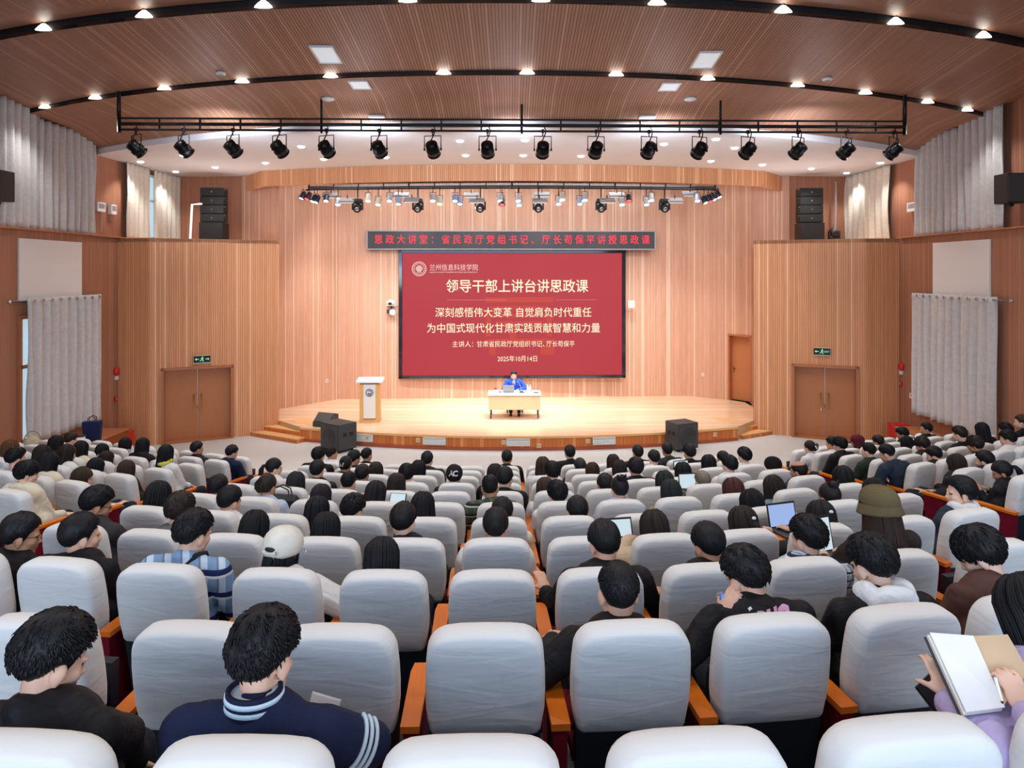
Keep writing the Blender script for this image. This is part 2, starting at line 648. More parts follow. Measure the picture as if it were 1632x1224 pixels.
# side walls
LA, LB = (-9.28, 18.15), (-6.42, 19.57)
RB, RA = (6.66, 19.57), (9.2, 18.45)
mb = MB()
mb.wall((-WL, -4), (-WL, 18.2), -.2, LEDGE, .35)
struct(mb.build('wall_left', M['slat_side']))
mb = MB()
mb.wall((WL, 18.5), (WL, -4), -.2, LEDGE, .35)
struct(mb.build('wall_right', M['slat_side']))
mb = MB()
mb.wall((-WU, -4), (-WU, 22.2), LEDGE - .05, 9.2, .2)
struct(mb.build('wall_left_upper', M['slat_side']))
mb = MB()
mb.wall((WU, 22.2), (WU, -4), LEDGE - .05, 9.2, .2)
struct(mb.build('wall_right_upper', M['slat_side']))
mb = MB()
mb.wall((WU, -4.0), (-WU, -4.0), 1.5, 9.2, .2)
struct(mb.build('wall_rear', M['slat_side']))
# ledge boards along the top of the lower walls
for s, nm in ((-1, 'left'), (1, 'right')):
    mb = MB()
    mb.box((s * (WL + .13), 7.2, LEDGE + .012), (.5, 22.4, .03))
    struct(mb.build('trim_%d' % (1 if s < 0 else 2), M['wood_trim']))


# door blocks either side of the stage
def door_block(A, B, W0, px0, px1, ztop, side, n):
    P, Q = isect(px0, A, B), isect(px1, A, B)
    L = lambda p, q: math.hypot(q[0] - p[0], q[1] - p[1])
    mb = MB()
    mb.wall(A, P, 0, LEDGE, .14, 0)
    mb.wall(P, Q, ztop, LEDGE, .14, L(A, P))
    mb.wall(Q, B, 0, LEDGE, .14, L(A, Q))
    if side == 'left':
        mb.wall(W0, A, 0, LEDGE, .14, 7.0)
        mb.wall(B, (B[0] - .9, B[1] + 2.4), 0, LEDGE, .14, 9.0)
        roof = [W0, A, B, (B[0] - .9, B[1] + 2.4), (-WU, 22.2), (-WU, W0[1])]
    else:
        mb.wall(B, W0, 0, LEDGE, .14, 7.0)
        mb.wall((A[0] + .9, A[1] + 2.4), A, 0, LEDGE, .14, 9.0)
        roof = [A, B, W0, (WU, W0[1]), (WU, 22.2), (A[0] + .9, A[1] + 2.4)]
    mb.prism(roof, LEDGE - .1, LEDGE - .005)
    struct(mb.build('wall_%s_block' % side, M['slat_front']))
    # door set, recessed
    t = Vector((Q[0] - P[0], Q[1] - P[1])).normalized()
    nn = Vector((t.y, -t.x))
    wdt = L(P, Q)
    ang = math.atan2(t.y, t.x)
    d = thing('door_%d' % n, None, None, (P[0], P[1], 0), ang)
    struct(d)
    mb = MB()
    mb.box((.035, .10, ztop / 2), (.07, .3, ztop))
    mb.box((wdt - .035, .10, ztop / 2), (.07, .3, ztop))
    mb.box((wdt / 2, .10, ztop - .035), (wdt, .3, .07))
    mb.box((wdt / 2, .05, .012), (wdt, .3, .024))
    mb.build('door_frame', M['wood_trim'], d)
    for s in (0, 1):
        w2 = wdt / 2 - .075
        cx = .07 + w2 / 2 + s * (w2 + .01)
        mb = MB()
        mb.box((cx, .2, ztop / 2 - .02), (w2, .05, ztop - .06))
        lf = mb.build('door_leaf', M['wood_door'], d, bevel=.004)
        hx = wdt / 2 + (-.09 if s == 0 else .09)
        mb = MB()
        mb.tube([(hx, .12, .72), (hx, .12, 1.22)], .014, 8)
        for zz in (.78, 1.16):
            mb.tube([(hx, .12, zz), (hx, .18, zz)], .01, 6)
        mb.build('door_handle', M['brass'], lf)
    return P, Q, nn


dl = door_block(LA, LB, (-WL - .02, 18.2), 256, 372, 1.96, 'left', 1)
dr = door_block(RB, RA, (WL + .02, 18.5), 1262, 1369, 1.97, 'right', 2)

# stage platform and steps
SC, SR = (.1, 17.66 + 16.5), 16.5
front = lambda x: SC[1] - math.sqrt(SR * SR - (x - SC[0]) ** 2)
SXL, SXR = -5.55, 5.95
arc = [(SXL + (SXR - SXL) * i / 40) for i in range(41)]
back_poly = [(8.5, 21.75), (7.45, 22.06), (6.9, 22.7), (5.75, 23.45), (-5.57, 22.85), (-6.95, 21.2), (-8.3, 21.8)]
SL, SRt = Vector((-6.75, 19.05)), Vector((7.15, 19.05))
def stage_front_y(x):
    if x < SXL:
        return lerp(front(SXL), 19.55, min(1, (SXL - x) / .87)) + max(0, -6.42 - x) * 2.6
    if x > SXR:
        return lerp(front(SXR), 19.55, min(1, (x - SXR) / .71)) + max(0, x - 6.66) * 2.6
    return front(x)


def polyline_y(pts, x):
    for a, b in zip(pts, pts[1:]):
        if a[0] <= x <= b[0]:
            return lerp(a[1], b[1], (x - a[0]) / (b[0] - a[0]))
    return pts[-1][1]


WALL_LINE = [(-8.3, 21.8), (-6.95, 21.15), (-5.57, 22.8), (5.75, 23.4), (6.9, 22.7), (7.45, 22.06), (8.5, 21.75)]
cols = sorted(set([-7.0, -6.95, -6.42, -5.57, 5.75, 6.66, 6.9, 7.3] + arc))
fr = [stage_front_y(x) for x in cols]
bk = [max(f + .02, polyline_y(WALL_LINE, x) + .03) for f, x in zip(fr, cols)]
mb = MB()
mb.grid([[(x, y, STAGE_H) for x, y in zip(cols, fr)], [(x, y, STAGE_H) for x, y in zip(cols, bk)]], smooth=False, uvs=lambda i, k: ((fr, bk)[i][k], cols[k]))
mb.grid([[(x, y, .01) for x, y in zip(cols, fr)], [(x, y, STAGE_H) for x, y in zip(cols, fr)]], smooth=False)
struct(mb.build('floor_stage', M['stage_floor']))
mb = MB()
for i in range(40):
    a, b = (arc[i], front(arc[i])), (arc[i + 1], front(arc[i + 1]))
    mb.wall((a[0], a[1] - .03), (b[0], b[1] - .03), .05, STAGE_H - .04, .03, arc[i])
struct(mb.build('trim_3', M['stage_front']))
mb = MB()
for i in range(40):
    a, b = (arc[i], front(arc[i])), (arc[i + 1], front(arc[i + 1]))
    mb.wall((a[0], a[1] - .055), (b[0], b[1] - .055), STAGE_H - .045, STAGE_H + .006, .08, arc[i])
struct(mb.build('trim_4', M['stage_lip']))
mb = MB()
for i in range(40):
    a, b = (arc[i], front(arc[i])), (arc[i + 1], front(arc[i + 1]))
    mb.wall((a[0], a[1] - .05), (b[0], b[1] - .05), 0, .075, .04, arc[i])
struct(mb.build('trim_5', M['stage_kick']))


def stage_steps(inner, out_dir, A, B, label, rise=.118, going=.3):
    """flight with its inner end at INNER, running out to the door block A-B; every tread ends against that wall"""
    t = Vector(out_dir).normalized()
    nn = Vector((-t.y, t.x)) if t.x > 0 else Vector((t.y, -t.x))
    a, wv = Vector(A), Vector((B[0] - A[0], B[1] - A[1]))
    p0 = Vector(inner)

    def edge(d):
        p = p0 + nn * d
        k = ((a.x - p.x) * wv.y - (a.y - p.y) * wv.x) / (t.x * wv.y - t.y * wv.x)
        return p, p + t * max(.02, k - .03)
    root = thing('stage_steps', label, 'steps', (p0.x, p0.y, 0), 0, 'short flights of steps up to the stage')
    for i in range(3):
        p, q = edge(i * going)
        r, s = edge(i * going + (going + .03 if i < 2 else .62))
        pl = [p - p0, q - p0, s - p0, r - p0]
        if t.x < 0:
            pl = pl[::-1]
        mb = MB(); mb.prism([(v.x, v.y) for v in pl], .001, rise * (i + 1) - .025)
        mb.build('riser', M['stage_front'], root)
        mb = MB(); mb.prism([(v.x, v.y) for v in pl], rise * (i + 1) - .025, rise * (i + 1) + (.002 if i == 2 else 0))
        mb.build('tread', M['stage_lip'], root, bevel=.004)
    return root


stage_steps((-5.55, 18.33), (-1.22, .70), LB, LA, 'wooden stage steps beside the dark double speaker box, left end of the stage')
stage_steps((6.12, 18.80), (.88, .50), RB, RA, 'wooden stage steps at the right end of the stage, by the small door')

# rear wall of the stage, following its bends
wl = [(-8.3, 21.8), (-6.95, 21.15), (-5.57, 22.8), (5.75, 23.4), (6.9, 22.7), (7.45, 22.06), (8.5, 21.75)]
mb = MB()
u = 0
for i in range(len(wl) - 1):
    a, b = wl[i], wl[i + 1]
    z0 = 2.47 if i == 4 else 0
    mb.wall(a, b, z0, 7.6, .12, u)
    u += math.hypot(b[0] - a[0], b[1] - a[1])
struct(mb.build('wall_stage', M['slat_stage']))
mb = MB()
mb.wall((-WU, 21.9), (-8.3, 21.8), LEDGE - .1, 7.6, .12)
struct(mb.build('wall_stage_left', M['slat_side']))
mb = MB()
mb.wall((8.5, 21.75), (WU, 21.9), LEDGE - .1, 7.6, .12)
struct(mb.build('wall_stage_right', M['slat_side']))
# side door on the stage
P, Q = wl[4], wl[5]
t = Vector((Q[0] - P[0], Q[1] - P[1])).normalized()
w = math.hypot(Q[0] - P[0], Q[1] - P[1])
d3 = struct(thing('door_3', None, None, (P[0], P[1], STAGE_H), math.atan2(t.y, t.x)))
mb = MB()
hh = 2.47 - STAGE_H
mb.box((.03, .12, hh / 2), (.06, .26, hh)); mb.box((w - .03, .12, hh / 2), (.06, .26, hh)); mb.box((w / 2, .12, hh - .03), (w, .26, .06))
mb.build('door_frame', M['wood_trim'], d3)
mb = MB(); mb.box((w / 2, .2, hh / 2 - .02), (w - .12, .05, hh - .06))
lf = mb.build('door_leaf', M['wood_door'], d3)
mb = MB(); mb.box((.12, .17, .98), (.035, .015, .18)); mb.tube([(.12, .165, 1.0), (.12, .12, 1.0), (.22, .12, 1.0)], .011, 8)
mb.build('door_handle', M['chrome'], lf)
mb = MB(); mb.wall((P[0] - .1, P[1] + .5), (Q[0] + .3, Q[1] + .4), 0, 2.7, .05)
struct(mb.build('wall_behind_door', M['black']))

# ceiling: three tiers of slatted panels with black slots between, then the white soffit over the stage apron
TILT = .016
a1 = lambda x: 9.9 + 21 - math.sqrt(441 - x * x) + TILT * x
a2 = lambda x: 12.2 + 18.7 - math.sqrt(18.7 ** 2 - x * x) + TILT * x
a3 = lambda x: 14.45 + 17.2 - math.sqrt(17.2 ** 2 - x * x) + TILT * x
cx = [-WU + 2 * WU * i / 72 for i in range(73)]
Z1, Z2A, Z2B, Z3A, Z3B, ZW = EYE + 3.9, EYE + 3.76, EYE + 3.47, EYE + 3.39, EYE + 3.09, EYE + 2.95


def ceil_panel(name, fa, fb, za, zb, m, ny=8, prof=lambda t: t, th=.06):
    rows = []
    for j in range(ny + 1):
        t = j / ny
        rows.append([(x, lerp(fa(x), fb(x), t), lerp(za, zb, prof(t))) for x in cx])
    mb = MB()
    mb.grid(rows, uvs=lambda i, k: (rows[i][k][0], rows[i][k][1]))
    mb.grid([[(p[0], p[1], p[2] + th) for p in r] for r in rows][::-1])
    for r in (rows[0], rows[-1]):
        mb.grid([r, [(p[0], p[1], p[2] + th) for p in r]], smooth=False)
    return struct(mb.build(name, m))


ceil_panel('ceiling', lambda x: -4.2, lambda x: a1(x) - .42, Z1 + .9, Z1, M['slat_ceil'], 6, lambda t: max(0, min(1, t * 1.6)))
ceil_panel('trim_6', lambda x: a1(x) - .42, lambda x: a1(x) - .05, Z1, Z1 - .01, M['plain_ceil'], 2)
ceil_panel('ceiling_middle', lambda x: a1(x) + .02, lambda x: a2(x) - .02, Z2A, Z2B, M['slat_ceil'], 8)
ceil_panel('ceiling_front', lambda x: a2(x) + .02, a3, Z3A, Z3B, M['slat_ceil'], 8, lambda t: t * .25 if t < .55 else .1375 + (t - .55) * 1.917)
# slots: black boxes behind each edge
for nm, fa, z0, z1 in (('trim_7', a1, Z2A, Z1 + .02), ('trim_8', a2, Z3A, Z2B + .03)):
    mb = MB()
    r0 = [(x, fa(x) + .02, z0) for x in cx]
    r1 = [(x, fa(x) + .02, z1 + .02) for x in cx]
    r2 = [(x, fa(x) - .1, z1 + .05) for x in cx]
    mb.grid([r0, r1, r2], smooth=False)
    mb.grid([[(x, fa(x) + .05, z1 + .1) for x in cx], [(x, fa(x) + .05, z0) for x in cx], r0], smooth=False)
    struct(mb.build(nm, M['slot']))
# white soffit
fa = lambda x: 19.4 + 16.0 - math.sqrt(256 - min(x * x, 56)) if abs(x) < 7.34 else 22.3
mb = MB()
rows = [[(x, a3(x), ZW + .14) for x in cx], [(x, a3(x), ZW) for x in cx], [(x, a3(x) * .5 + .5 * 20.5, ZW) for x in cx], [(x, max(22.3, a3(x)), ZW) for x in cx]]
mb.grid(rows, smooth=False)
mb.grid([[(x, a3(x), ZW + .16) for x in cx], [(x, 22.3, ZW + .16) for x in cx]], smooth=False)
struct(mb.build('ceiling_soffit', M['white']))
# timber fascia over the stage opening
mb = MB()
fx = [-7.3 + 14.65 * i / 24 for i in range(25)]
farc = lambda x: 19.35 + 21.5 - math.sqrt(21.5 ** 2 - x * x)
pts = [(-8.15, 21.75)] + [(x, farc(x)) for x in fx] + [(8.3, 21.8)]
u = 0
for i in range(len(pts) - 1):
    a, b = pts[i], pts[i + 1]
    mb.wall(a, b, EYE + 2.5, ZW + .02, .12, u)
    u += math.hypot(b[0] - a[0], b[1] - a[1])
struct(mb.build('wall_stage_fascia', M['slat_front']))
mb = MB()
mb.box((0, 22.2, 7.55), (20.8, 4.2, .1))
struct(mb.build('ceiling_stage', M['dark_grey']))

# recessed lamps along the slots, their light scallops shaped as glowing half cones
def wedge_lamp(loc, yaw, label, group, proto=[None]):
    if proto[0] is None:
        t = thing('slot_lamp', label, 'lamp', loc, yaw, group)
        mb = MB()
        prof = [(.13, 0), (.125, .015), (.08, .06), (.03, .1), (.001, .105)]
        mb.lathe(prof, 20, M4=Matrix.Scale(.28, 4, (0, 1, 0)))
        mb.build('glow_face', M['glow_white'], t)
        mb = MB()
        mb.lathe([(.03, .11), (.03, .15), (.012, .17)], 10)
        mb.build('lamp_holder', M['slot'], t)
        proto[0] = t
        return t
    return dup(proto[0], loc, yaw, label, group)


s1 = [70, 230, 420, 650, 862, 1047, 1248, 1427, 1567]
s2 = [72, 152, 262, 386, 527, 707, 840, 982, 1128, 1271, 1379, 1478, 1541]
for si, (pxs, fa, z, grp, nm) in enumerate(((s1, a1, Z2A, 'lamps in the upper ceiling slot', 'upper'), (s2, a2, Z3A, 'lamps in the lower ceiling slot', 'lower'))):
    for i, px in enumerate(pxs):
        k = (px - CX) / F
        x = 0
        for _ in range(30):
            x = k * (fa(x) - .03)
        y = fa(x) - .03
        wedge_lamp((x, y - .01, z + .012), 0, 'glowing lamp, %s from left in the %s black ceiling slot' % (ORD[i + 1], nm), grp)
        light('SPOT', (x, y - .05, z - .06), (x * .97, y - .6, 0), 95, NEUT, .1, spot=120, blend=.8)

# small downlights in the white soffit
dls = [(224, 257), (280, 273), (343, 266), (423, 259), (480, 233), (516, 253), (292, 247), (615, 250), (742, 247), (733, 224), (834, 247), (837, 223),
       (926, 248), (1031, 251), (1058, 229), (1141, 221), (1171, 235), (1133, 256), (1215, 262), (1293, 268), (1345, 251), (1349, 275), (1403, 259)]
pd = None
for i, (px, py) in enumerate(sorted(dls)):
    d = (ZW - EYE) * F / (HY - py)
    p = W(px, py, d)
    lab = 'small glowing downlight in the white soffit, %s counted from its left end' % ORD[i + 1]
    if pd is None:
        pd = thing('downlight', lab, 'downlight', (p.x, p.y, ZW), 0, 'downlights in the white soffit')
        mb = MB(); mb.lathe([(.085, -.012), (.1, -.004), (.1, .002), (.085, .0)], 18); mb.build('rim', M['white_plastic'], pd)
        mb = MB(); mb.lathe([(.05, -.04), (.08, -.028), (.085, -.008), (.085, .002)], 18); mb.build('lens', M['glow_soft'], pd)
    else:
        dup(pd, (p.x, p.y, ZW), 0, lab)
    light('SPOT', (p.x, p.y, ZW - .03), (p.x, p.y - .1, 0), 320, NEUT, .07, spot=110, blend=.7)

# square white ceiling panels, detectors and round ceiling speakers
def ceil_z(py_guess, px, py):
    """point where the ray of a pixel meets the tier it belongs to"""
    best = None
    for i in range(900):
        d = 9 + i * .012
        p = W(px, py, d)
        f1, f2, f3 = a1(p.x), a2(p.x), a3(p.x)
        if d < f1 - .4:
            z = Z1
        elif d < f2:
            z = lerp(Z2A, Z2B, max(0, (d - f1)) / (f2 - f1))
        elif d < f3:
            t = (d - f2) / (f3 - f2)
            z = lerp(Z3A, Z3B, t * .25 if t < .55 else .1375 + (t - .55) * 1.917)
        else:
            break
        if p.z < z:
            continue
        best = Vector((p.x, p.y, z))
        break
    return best or W(px, py, 13)


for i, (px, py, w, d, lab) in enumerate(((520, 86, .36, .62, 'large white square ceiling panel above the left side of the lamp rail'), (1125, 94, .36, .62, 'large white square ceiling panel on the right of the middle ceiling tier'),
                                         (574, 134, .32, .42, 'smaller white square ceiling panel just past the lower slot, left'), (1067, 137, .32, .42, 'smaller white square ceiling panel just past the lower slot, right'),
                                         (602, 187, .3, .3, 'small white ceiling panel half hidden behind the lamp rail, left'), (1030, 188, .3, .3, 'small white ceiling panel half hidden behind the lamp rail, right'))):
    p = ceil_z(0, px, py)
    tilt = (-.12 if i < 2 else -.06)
    t = thing('glow_panel', lab, 'ceiling panel', p + Vector((0, 0, -.012)), 0, 'white square panels in the ceiling')
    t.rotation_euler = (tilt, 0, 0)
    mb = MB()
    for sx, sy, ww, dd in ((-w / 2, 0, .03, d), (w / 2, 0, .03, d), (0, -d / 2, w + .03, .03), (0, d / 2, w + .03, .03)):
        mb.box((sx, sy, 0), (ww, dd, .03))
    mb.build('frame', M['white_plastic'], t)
    mb = MB(); mb.box((0, 0, .004), (w - .03, d - .03, .018)); mb.build('glow_face', M['hatch'], t)
pc = None
for px, py, r, nm, lab in ((352, 115, .085, 'smoke_detector', 'white smoke detector on the middle ceiling tier, left side'), (1318, 124, .085, 'smoke_detector', 'white smoke detector on the middle ceiling tier, right side'),
                           (523, 156, .12, 'ceiling_speaker', 'round white ceiling speaker above the left part of the lamp rail'), (1100, 156, .12, 'ceiling_speaker', 'round white ceiling speaker above the right part of the lamp rail')):
    p = ceil_z(0, px, py)
    t = thing(nm, lab, 'detector' if nm == 'smoke_detector' else 'speaker', p, 0)
    mb = MB(); mb.lathe([(r, .0), (r, -.03), (r * .8, -.045), (r * .3, -.05)], 20); mb.build('housing', M['white_plastic'], t)
    mb = MB(); mb.lathe([(r * .6, -.048), (r * .5, -.056), (.01, -.058)], 16); mb.build('cover', M['grey_plastic' if nm == 'smoke_detector' else 'white'], t)

# ---------------------------------------------------------------- windows, curtains and fittings on the side walls
def wall_y(px, w=WL):
    return w * F / abs(px - CX)


def curtain(p, q, z0, z1, m, label, pleats=9, amp=.07, eyelets=False, gather=0.0, group=None, seed=0):
    p, q = Vector((p[0], p[1])), Vector((q[0], q[1]))
    t = (q - p)
    L = t.length
    t = t / L
    n = Vector((t.y, -t.x))
    root = thing('curtain', label, 'curtain', (p.x, p.y, z0), 0, group)
    nc, nr = pleats * 10 + 1, 22
    rows = []
    for j in range(nr + 1):
        v = j / nr
        z = (z1 - z0) * v
        row = []
        for i in range(nc):
            u = i / (nc - 1)
            w = u + .012 * noise.noise(Vector((u * 5, v * 2, seed)))
            a = amp * (.75 + .5 * noise.noise(Vector((u * 4 + seed, v * 1.5, 3))))
            off = a * math.sin(2 * math.pi * pleats * w + .5 * noise.noise(Vector((v * 2, u * 3, seed + 9))))
            off += (1 - v) ** 3 * .05 * noise.noise(Vector((u * 8, seed, 1)))
            s = (u - .5) * (1 - gather * math.sin(math.pi * v) * .5) + .5
            x = p + t * (s * L) + n * (off + .02)
            dz = (1 - v) ** 4 * .05 * noise.noise(Vector((u * 9, seed + 4, 1)))
            row.append((x.x - p.x, x.y - p.y, z + dz))
        rows.append(row)
    mb = MB()
    mb.grid(rows)
    o = mb.build('cloth', m, root)
    sd = o.modifiers.new('thick', 'SOLIDIFY')
    sd.thickness = .008
    if eyelets:
        for i in range(pleats):
            c = p + t * (L * (i + .25) / pleats) + n * (amp * .9 + .03)
            mb = MB()
            ax = Matrix.Translation((c.x - p.x, c.y - p.y, z1 - z0 - .06)) @ Vector((n.x, n.y, 0)).to_track_quat('Z', 'Y').to_matrix().to_4x4()
            mb.lathe([(.022, 0), (.04, 0), (.042, .008), (.022, .008)], 14, M4=ax)
            mb.build('eyelet', M['chrome'], root)
    return root


def rod(p, q, z, label):
    root = thing('curtain_rod', label, 'curtain rod', (0, 0, 0))
    mb = MB(); mb.tube([(p[0], p[1], z), (q[0], q[1], z)], .018, 10)
    mb.build('pole', M['chrome'], root)
    for e in (p, q):
        mb = MB(); mb.ball((e[0], e[1], z), .04, n=12); mb.build('finial', M['chrome'], root)
    sgn = -1 if p[0] < 0 else 1
    for f in (.08, .5, .92):
        y = lerp(p[1], q[1], f)
        mb = MB(); mb.tube([(p[0], y, z), (sgn * (WL + .0), y, z)], .012, 8); mb.build('bracket', M['chrome'], root)
    return root


def side_window(n, s, w, y0, y1, z0, z1, pane=True):
    """framed daylit window set on the side wall"""
    root = struct(thing('window_%d' % n, None, None, (s * w, 0, 0)))
    d = -s
    mb = MB()
    for yy in (y0, y1, (y0 + y1) / 2):
        mb.box((d * .03, yy, (z0 + z1) / 2), (.06, .07, z1 - z0))
    for zz in (z0, z1, lerp(z0, z1, .6)):
        mb.box((d * .03, (y0 + y1) / 2, zz), (.06, y1 - y0, .07))
    mb.build('window_frame', M['white_plastic'] if w > WL else M['wood_trim'], root)
    mb = MB(); mb.box((d * .012, (y0 + y1) / 2, (z0 + z1) / 2), (.012, y1 - y0, z1 - z0))
    mb.build('window_pane', M['glass_day'], root)
    return root


XL, XR = -WL + .14, WL - .14
# left: lower
yy0, yy1 = wall_y(28), wall_y(128)
side_window(1, -1, WL, wall_y(29.5), wall_y(126), .95, 3.5)
t = thing('window_blank', 'plain white board covering the window head on the left wall, above the grey curtain', 'board', (-WL + .02, 0, 0))
mb = MB(); mb.box((.0, (yy0 + yy1) / 2, (3.84 + 5.13) / 2), (.04, yy1 - yy0, 1.29)); mb.build('panel', M['board'], t, bevel=.006)
rod((XL, wall_y(15, WL - .14)), (XL, wall_y(158, WL - .14)), 3.84, 'chrome curtain rod with round ends on the left wall')
curtain((XL, wall_y(31)), (XL, wall_y(151)), .86, 3.9, M['curtain'], 'long grey eyelet curtain on the left wall under the white board', 9, .075, True, seed=2)
# left: upper
side_window(2, -1, WU, wall_y(-60, WU), wall_y(30, WU), LEDGE + .1, 7.5)
side_window(3, -1, WU, wall_y(206, WU), wall_y(278, WU), LEDGE + .1, 7.2)
XU = -WU + .16
curtain((XU, wall_y(-40, WU)), (XU, wall_y(50, WU)), LEDGE + .03, EYE + 3.55, M['curtain'], 'tall grey upper curtain at the left edge, nearest the wall speaker', 7, .08, seed=4)
curtain((XU, wall_y(49, WU)), (XU, wall_y(141, WU)), LEDGE + .03, EYE + 3.33, M['curtain'], 'tall grey upper curtain on the left wall, left of the white wall boxes', 8, .08, seed=5)
curtain((XU, wall_y(191, WU)), (XU, wall_y(229, WU)), LEDGE + .03, EYE + 2.93, M['sheer'], 'narrow cream upper curtain, left of the bright window gap', 5, .06, gather=.08, seed=6)
curtain((XU, wall_y(236, WU)), (XU, wall_y(281, WU)), LEDGE + .03, EYE + 2.93, M['sheer'], 'cream upper curtain between the bright window gap and the left speaker stack', 6, .06, seed=7)
# right: lower
yy0, yy1 = wall_y(1580), wall_y(1489)
side_window(4, 1, WL, wall_y(1588), wall_y(1490), .95, 3.8)
t = thing('window_blank', 'plain white board covering the window head on the right wall, above the grey curtains', 'board', (WL - .02, 0, 0))
mb = MB(); mb.box((0, (yy0 + yy1) / 2, (3.84 + 5.13) / 2), (.04, yy1 - yy0, 1.29)); mb.build('panel', M['board'], t, bevel=.006)
rod((XR, wall_y(1466, WL - .14)), (XR, wall_y(1612, WL - .14)), 3.86, 'chrome curtain rod with round ends on the right wall')
curtain((XR, wall_y(1464)), (XR, wall_y(1530)), .95, 3.92, M['curtain'], 'grey eyelet curtain on the right wall, half nearer the stage', 6, .07, True, seed=12)
curtain((XR, wall_y(1531)), (XR, wall_y(1600)), .86, 3.92, M['curtain'], 'grey eyelet curtain on the right wall, half nearer the audience', 5, .07, True, seed=13)
# right: upper
side_window(5, 1, WU, wall_y(1596, WU), wall_y(1484, WU), LEDGE + .1, 7.4)
side_window(6, 1, WU, wall_y(1410, WU), wall_y(1350, WU), LEDGE + .1, 7.2)
XU = WU - .16
curtain((XU, wall_y(1470, WU)), (XU, wall_y(1540, WU)), LEDGE + .03, EYE + 3.35, M['curtain'], 'tall grey upper curtain on the right wall, beside the white wall box', 7, .08, seed=14)
curtain((XU, wall_y(1541, WU)), (XU, wall_y(1611, WU)), LEDGE + .03, EYE + 3.55, M['curtain'], 'tall grey upper curtain on the right wall, beside the black wall speaker', 6, .08, seed=15)
curtain((XU, wall_y(1343, WU)), (XU, wall_y(1428, WU)), LEDGE + .03, EYE + 2.93, M['sheer'], 'cream gathered upper curtain beside the right speaker stack', 9, .06, gather=.12, seed=16)


def wall_box(name, label, cat, px, py, w, h, s=-1, wd=WU, m='white_plastic', depth=.1, detail=True, x=None):
    y = wall_y(px, wd)
    z = EYE + (HY - py) / F * y
    root = thing(name, label, cat, (s * wd, y, z))
    mb = MB(); mb.box((-s * depth / 2, 0, 0), (depth, w, h)); mb.build('housing', M[m], root, bevel=.012)
    if detail:
        mb = MB(); mb.box((-s * (depth + .003), 0, h * .1), (.006, w * .7, h * .5)); mb.build('cover', M['grey_plastic'], root, bevel=.002)
    return root


b = wall_box('wall_box', 'larger white wireless box on the upper left wall', 'wall box', 156, 330, .36, .24)
mb = MB(); mb.tube([(.05, .05, -.12), (.04, .06, -.4), (.03, .05, -.62)], .012, 6); mb.build('cable', M['grey_plastic'], b)
b = wall_box('wall_box', 'smaller white wireless box beside the larger one, upper left wall', 'wall box', 176, 334, .26, .26)
mb = MB(); mb.tube([(.05, -.05, -.12), (.05, -.1, -.25), (.04, -.02, -.32)], .012, 6); mb.build('cable', M['grey_plastic'], b)
wall_box('wall_box', 'white wireless box on the upper right wall beside the curtain', 'wall box', 1458, 330, .4, .24, 1)
for px, py, s, lab in ((184, 592, -1, 'red fire alarm bell on the left wall by the door block'), (1438, 584, 1, 'red fire alarm bell on the right wall by the door block')):
    y = wall_y(px)
    root = thing('alarm_bell', lab, 'fire alarm', (s * WL, y, EYE + (HY - py) / F * y))
    ax = Matrix.Rotation(R(-90 * s), 4, 'Y')
    mb = MB(); mb.lathe([(.10, 0), (.11, .03), (.08, .07), (.02, .09)], 18, M4=ax); mb.build('bell', M['red'], root)
    mb = MB(); mb.box((-s * .03, 0, -.16), (.06, .1, .1)); mb.build('strobe', M['white_plastic'], root, bevel=.01)
for px, py, s, lab in ((183, 636, -1, 'dark red call point low on the left wall by the door block'), (1437, 612, 1, 'dark red call point below the bell on the right wall')):
    wall_box('call_point', lab, 'call point', px, py, .1, .13, s, WL, 'red', .05)
wall_box('light_switch', 'double white light switch on the right wall beside the curtain', 'switch', 1457, 632, .34, .13, 1, WL, 'white_plastic', .03)


def sign(px, py, A, B, label, arrows):
    c = isect(px, A, B)
    t = Vector((B[0] - A[0], B[1] - A[1])).normalized()
    root = thing('exit_sign', label, 'exit sign', (c[0] + t.y * .035, c[1] - t.x * .035, EYE + (HY - py) / F * c[1]), math.atan2(t.y, t.x), 'green exit signs over the double doors')
    mb = MB(); mb.box((0, 0, 0), (.4, .05, .19)); mb.build('housing', M['black'], root, bevel=.004)
    mb = MB()
    for zz in (-.098, .098):
        mb.box((0, -.02, zz), (.41, .02, .012))
    mb.build('rim', M['white_plastic'], root)
    mb = MB()                                     # running figure
    y = -.028
    mb.ball((.01, y, .055), (.016, .004, .016), n=10)
    for a, bq, r in (((.008, .035), (-.008, -.01), .014), ((-.008, -.01), (.03, -.035), .009), ((.03, -.035), (.02, -.068), .008), ((-.008, -.01), (-.035, -.04), .009),
                     ((-.035, -.04), (-.06, -.042), .008), ((.006, .03), (.04, .008), .007), ((.006, .03), (-.035, .018), .007)):
        mb.tube([(a[0], y, a[1]), (bq[0], y, bq[1])], r, 6)
    mb.build('pictogram', M['exit_green'], root)
    for s in arrows:
        mb = MB()
        mb.box((s * .11, y, 0), (.06, .006, .016))
        pr = [(s * .135, -.035), (s * .175, 0), (s * .135, .035)]
        vs = [(p[0], y - .003, p[1]) for p in pr] + [(p[0], y + .003, p[1]) for p in pr]
        mb.add(vs, [(0, 1, 2), (5, 4, 3), (0, 3, 4, 1), (1, 4, 5, 2), (2, 5, 3, 0)])
        mb.build('arrow', M['exit_green'], root)
    return root


sign(322, 572, LA, LB, 'lit green exit sign above the left double door', (-1, 1))
g = sign(1310, 560, RB, RA, 'lit green exit sign above the right double door', (-1,))
lettering('lettering', 'EXIT', .075, M['exit_green'], g, (.12, -.03, 0), width=.12)


